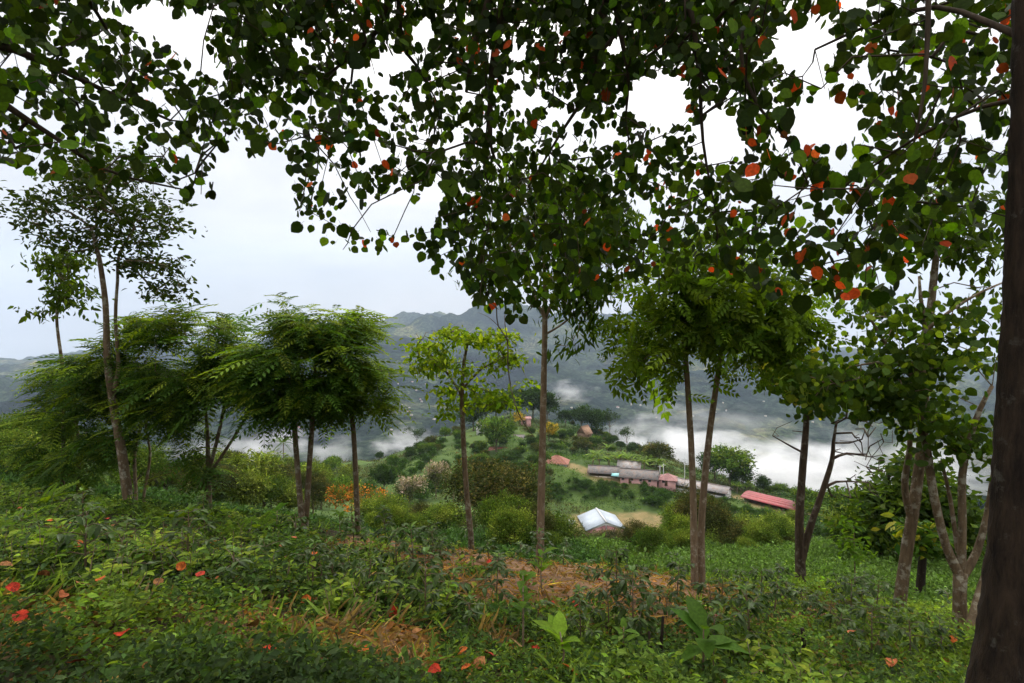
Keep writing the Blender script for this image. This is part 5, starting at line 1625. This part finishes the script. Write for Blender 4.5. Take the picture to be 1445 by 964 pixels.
# grass blades, mostly on the right slope and round the bare soil
L = Leaves()
x, y = near_pts(46000, 3.5, 26)
b = bare(x, y)
wgt = .03 + .75 * sstep(.1, .5, x / y) * sstep(6, 9, y) * (1 - .8 * b) + .28 * ((b > .1) & (b < .8))
keep = rng.random(len(x)) < wgt * (fbm(x * .7, y * .7, 171, 3) > .36)
x, y, b = x[keep], y[keep], b[keep]; n = len(x); per = 4
pos = np.repeat(np.stack([x, y, H(x, y)], 1), per, axis=0); pos[:, :2] += rng.normal(0, .05, (n * per, 2))
d = rand_dir(n * per, .1, .9)
c0 = np.where((b > .3)[:, None], [[.15, .10, .045]], [[.12, .18, .032]])
BL = tpl_ovate(.05, .35, .01)
L.add(BL, pos, d, rand_dir(n * per, -.3, .5), np.repeat(rng.uniform(.12, .3, n), per), np.repeat(c0, per, axis=0) * np.exp(rng.normal(0, .3, (n * per, 1))))
tag(obj('grass', L.mesh('grass', M_leaf)), 'thin green and straw coloured grass on the slope', 'grass', kind='stuff')

# dry litter on the bare soil and between plants
L = Leaves()
x, y = near_pts(26000, 2.2, 16)
b = bare(x, y)
keep = rng.random(len(x)) < (.22 + .75 * b)
x, y = x[keep], y[keep]; n = len(x)
L.add(OVATE, np.stack([x, y, H(x, y) + .015 + .03 * rng.random(n)], 1), rand_dir(n, -.2, .35), rand_dir(n, .3, 1), rng.uniform(.04, .11, n),
      jitter_col(n, (.16, .085, .045), .4, .15))
L2 = n
x, y = near_pts(9000, 2.2, 16); b = bare(x, y); k = rng.random(len(x)) < (.05 + .8 * b); x, y = x[k], y[k]; n = len(x)
L.add(tpl_ovate(.035, .1, .0), np.stack([x, y, H(x, y) + .03], 1), rand_dir(n, -.1, .3), rand_dir(n, .3, 1), rng.uniform(.12, .35, n), jitter_col(n, (.22, .14, .075), .35, .12))
tag(obj('leaf_litter', L.mesh('leaf_litter', M_leaf)), 'dry brown leaf scraps and straw strewn on the bare soil', 'leaf litter', kind='stuff')


# --- coffee saplings
def proto_coffee(h, n_lat, big=1.0):
    L = Leaves(); tb = Tubes()
    lean = rng.normal(0, .05, 2)
    tb.add(np.array([[0, 0, -.12], [lean[0] * .4, lean[1] * .4, h * .5], [lean[0], lean[1], h]]), np.array([.012, .009, .004]), 5)
    for i in range(n_lat):
        f = .25 + .75 * (i + rng.random() * .5) / n_lat
        a0 = rng.uniform(0, 3.14)
        for a in (a0, a0 + math.pi):
            ln = rng.uniform(.16, .32) * (1.2 - .6 * f) * big
            p0 = np.array([lean[0] * f, lean[1] * f, h * f]); dr = np.array([math.cos(a), math.sin(a), rng.uniform(.1, .5)])
            p1 = p0 + dr * ln
            tb.add(np.array([p0, (p0 + p1) / 2 + [0, 0, .02], p1]), np.array([.005, .004, .002]), 4, False)
            m = 7
            t_ = rng.uniform(.3, 1.05, m)
            sd_ = np.where(np.arange(m) % 2 == 0, 1, -1)
            side = np.stack([-math.sin(a) * sd_, math.cos(a) * sd_, np.zeros(m)], 1)
            d = side * .8 + dr * .6 + np.stack([0 * t_, 0 * t_, rng.uniform(-.9, .15, m)], 1)
            L.add(tpl_ovate(.2, .35, .06), p0 + (p1 - p0) * t_[:, None], d, np.tile([0, 0, 1.], (m, 1)) + rng.normal(0, .15, (m, 3)), rng.uniform(.09, .15, m) * big, jitter_col(m, (.032, .06, .018), .25, .1))
    m = 5
    L.add(OVATE, np.tile([lean[0], lean[1], h], (m, 1)), rand_dir(m, -.1, .8), np.tile([0, 0, 1.], (m, 1)), rng.uniform(.07, .12, m), jitter_col(m, (.06, .11, .025), .2, .1))
    return L.mesh('leaves', M_gloss), tb.mesh('stem', M_bark)


COF = [proto_coffee(.55, 5), proto_coffee(.7, 6), proto_coffee(.45, 4), proto_coffee(.8, 7), proto_coffee(.35, 3)]
COFPX = [(612, 790), (605, 782), (690, 795), (800, 795), (795, 800), (875, 800), (893, 905), (905, 910), (1020, 852), (1062, 850), (1150, 880), (1170, 905), (1140, 855), (1235, 885), (1310, 880), (560, 812), (470, 830), (350, 775), (118, 760), (60, 705),
         (930, 770), (1000, 800), (735, 790), (655, 775), (845, 788), (950, 800), (1090, 890), (1120, 930), (1200, 890), (1260, 905), (1195, 935), (1040, 905), (985, 905), (700, 860), (640, 850), (520, 850), (420, 790), (380, 815), (290, 760), (210, 800),
         (1285, 935), (1330, 930), (1110, 850), (1075, 870), (890, 850), (940, 880), (860, 895), (780, 770), (545, 775), (575, 765), (1180, 850), (1230, 930), (1340, 865), (500, 790), (170, 770), (30, 770),
         (620, 805), (705, 808), (760, 812), (830, 818), (905, 835), (955, 850), (1005, 870), (870, 860), (920, 868), (1045, 830), (1095, 840), (1135, 870), (1215, 865), (1275, 885), (1010, 925), (1060, 935), (1180, 920), (585, 830), (545, 845), (490, 825),
         (440, 840), (330, 840), (265, 810), (180, 830), (120, 810), (600, 880), (660, 890), (820, 915), (760, 890), (1240, 850)]
for i, (px, py) in enumerate(COFPX):
    g = G(px, py)
    if g is None or g[1] > 26: continue
    t = thing('coffee_sapling', g, 'young coffee sapling with dark glossy drooping leaves on the near slope', 'sapling', 'coffee saplings on the near slope', rng.uniform(0, 6.28))
    sc = rng.uniform(.65, 1.0); t.scale = (sc, sc, sc * rng.uniform(.9, 1.1))
    a, b = COF[i % 5]
    obj('leaves', a, t); obj('stem', b, t)


# --- ferns and feathery light green plants
def proto_fern(n, size, col):
    L = Leaves()
    a = np.linspace(0, 2 * math.pi, n, endpoint=False) + rng.uniform(0, .6, n)
    d = np.stack([np.cos(a), np.sin(a), rng.uniform(.35, 1.5, n)], 1)
    L.add(FERN, np.tile([0, 0, .02], (n, 1)), d, np.tile([0, 0, 1.], (n, 1)), rng.uniform(.6, 1.1, n) * size, jitter_col(n, col, .22, .08))
    tb = Tubes(); tb.add(np.array([[0, 0, -.1], [0, 0, .03]]), np.array([.03, .02]), 6)
    return L.mesh('fronds', M_leaf), tb.mesh('stem', M_bark)


FERNS = [proto_fern(14, .6, (.085, .15, .02)), proto_fern(11, .5, (.07, .13, .02)), proto_fern(16, .7, (.095, .16, .022))]
for i, (px, py, s) in enumerate([(75, 790, 1.1), (22, 745, 1.2), (200, 795, 1.0), (330, 760, 1.1), (12, 850, 1.3), (60, 715, 1.2), (400, 770, 1.0), (150, 725, 1.1), (250, 735, 1.1), (30, 810, 1.0), (110, 730, 1.0), (290, 735, 1.0), (365, 750, 1.2), (215, 745, 1.0), (5, 790, 1.2),
                                 (770, 800, .6), (835, 780, .7), (1020, 790, .8), (1080, 800, .8), (1120, 800, .8), (880, 775, .8), (540, 770, .8), (1000, 780, .7), (1240, 840, .6), (1180, 830, .7)]):
    g = G(px, py)
    if g is None or g[1] > 26: continue
    left = px < 450
    t = thing('fern', g, 'light green feathery fern among the weeds on the left slope' if left else 'light green feathery fern beside the bare soil and trunks', 'fern',
              'ferns on the left slope' if left else 'ferns near the bare soil', rng.uniform(0, 6.28))
    s *= .72; t.scale = (s, s, s)
    a, b = FERNS[i % 3]
    obj('fronds', a, t); obj('stem', b, t)


# --- single broad leaved plants
def broad(label, px, py, h, n, size, col, name='broadleaf_plant', low=.1, hi=1.2):
    g = G(px, py)
    t = thing(name, g, label, 'plant')
    L = Leaves(); tb = Tubes()
    tb.add(np.array([[0, 0, -.1], [rng.normal(0, .02), rng.normal(0, .02), h * .5], [0, 0, h]]), np.array([.010, .009, .005]), 5)
    f = rng.uniform(.45, 1.0, n); a = np.linspace(0, 6.28, n, endpoint=False) + rng.uniform(0, .7, n)
    d = np.stack([np.cos(a), np.sin(a), rng.uniform(low, hi, n)], 1)
    tp = tpl_ovate(.24, .3, .07)
    L.add(tp, np.stack([0 * f, 0 * f, h * f], 1), d, np.tile([0, 0, 1.], (n, 1)), rng.uniform(.7, 1.15, n) * size, jitter_col(n, col, .15, .06))
    obj('stem', tb.mesh('stem', M_tan), t); obj('leaves', L.mesh('leaves', M_leaf), t)


broad('upright pale green broad leaved plant at the bottom middle', 790, 950, .34, 7, .24, (.11, .20, .03), hi=1.6, low=.5)
broad('plant with three wide bright leaves at the lower left', 125, 885, .16, 4, .22, (.10, .20, .03), hi=.5)
broad('tall weed with large pale top leaves beside the bare soil', 765, 838, .55, 8, .22, (.09, .17, .035), hi=1.4, low=.4)
broad('big dark leaved plant at the bottom right of the middle', 992, 955, .42, 8, .32, (.045, .10, .02), hi=1.0)
broad('bushy broad leaved plant at the bottom beside the pale upright one', 880, 930, .3, 8, .17, (.07, .14, .025))
broad('tall thin weed stalk with narrow leaves in the bottom middle', 738, 935, .75, 16, .14, (.06, .12, .02), hi=.8)
broad('leafy weed clump with bright leaves left of the bare soil', 480, 760, .5, 12, .2, (.08, .16, .025))
broad('big leafy weed in front of the twin feathery trunks', 392, 770, .6, 14, .22, (.065, .14, .022))

# --- sticks
for (px, py, h, r, lx, lab) in [(1140, 950, .42, .022, -.06, 'short dark broken stick standing upright at the lower right'), (932, 930, .4, .015, .02, 'thin dead stem standing left of the lower middle sapling'), (1092, 735, 0, 0, 0, ''), (920, 940, .3, .012, -.03, 'thinner dead stem beside the lower middle sapling')]:
    if not h: continue
    g = G(px, py); t = thing('stick', g, lab, 'stick')
    tb = Tubes(); tb.add(np.array([[0, 0, -.1], [lx * .5, .01, h * .5], [lx, 0, h]]), np.array([r * 1.1, r, r * .85]), 7, True, .15)
    obj('stem', tb.mesh('stem', M_dark_bark), t)

# --- hanging bare twig in front of the tallest tree
s = stem([(700, 425, 7.2, .010), (703, 460, 7.2, .011), (716, 480, 7.2, .012), (717, 520, 7.2, .012), (724, 560, 7.25, .011), (735, 590, 7.3, .010), (750, 612, 7.4, .006)], .08)
t = thing('hanging_vine', s[-1, :3], 'long thin bare vine curving down beside the tallest pole trunk', 'vine')
tb = Tubes(); tb.add(s[:, :3], s[:, 3] , 6); 
for q in ([(716, 480, 7.2, .008), (712, 450, 7.2, .006), (715, 430, 7.25, .004)], [(703, 460, 7.2, .006), (690, 448, 7.2, .004), (675, 441, 7.2, .002)]):
    s2 = stem(q, .06); tb.add(s2[:, :3], s2[:, 3], 4)
obj('stem', tb.mesh('stem', M_bark, s[-1, :3]), t)

# --- fallen leaves: one object each
FC = {'red': (.36, .032, .016), 'orange': (.38, .105, .025), 'tan': (.25, .13, .07), 'pink': (.33, .11, .065)}
FM = {}
for k, c in FC.items():
    FM[k] = []
    for v in range(3):
        V, Q, T = HEART
        V = V.copy(); curl = [.25, .5, .8][v]
        V[:, 2] += curl * (V[:, 0] ** 2) * 1.4 + .22 * curl * np.abs(V[:, 1] - .5) + rng.normal(0, .02, len(V))
        V = V - [0, .5, 0]
        FM[k].append(mesh('fallen_leaf', V, [Q, T], jitter_col(1, c, .1, .05).repeat(len(V), 0), [M_fallen]))
SPEC = {0: 'largest bright red leaf standing up in the lower middle weeds', 4: 'bright red fallen leaf at the bottom middle', 10: 'dark red curled leaf at the lower left, left of its twin', 11: 'dark red curled leaf at the lower left, right of its twin',
        13: 'pale tan fallen leaf at the far left edge', 37: 'large orange leaf at the very bottom, right of the pale upright plant', 40: 'tan fallen leaf at the very bottom right of the big dark plant', 2: 'orange leaf caught at the foot of the sapling under the mossy trunk'}
WORD = {'red': 'bright red', 'orange': 'orange', 'tan': 'pale tan', 'pink': 'dull pink'}
for i, (k, px, py, s) in enumerate(FALL):
    g = G(px, py + 6)
    if g is None: continue
    o = obj('fallen_leaf', FM[k][i % 3], None, (g[0], g[1], g[2] + float(mound_h(g[:1], g[1:2])[0]) + rng.uniform(.03, .08)))
    sc = .082 * s * (.78 if px < 320 else 1); o.scale = (sc, sc, sc)
    o.rotation_euler = (rng.normal(.45, .35), rng.normal(0, .4), rng.uniform(0, 6.28))
    if i in SPEC: tag(o, SPEC[i], 'fallen leaf', 'fallen leaves')
    else: tag(o, WORD[k] + ' fallen leaf lying among the low plants', 'fallen leaf', WORD[k] + ' fallen leaves')
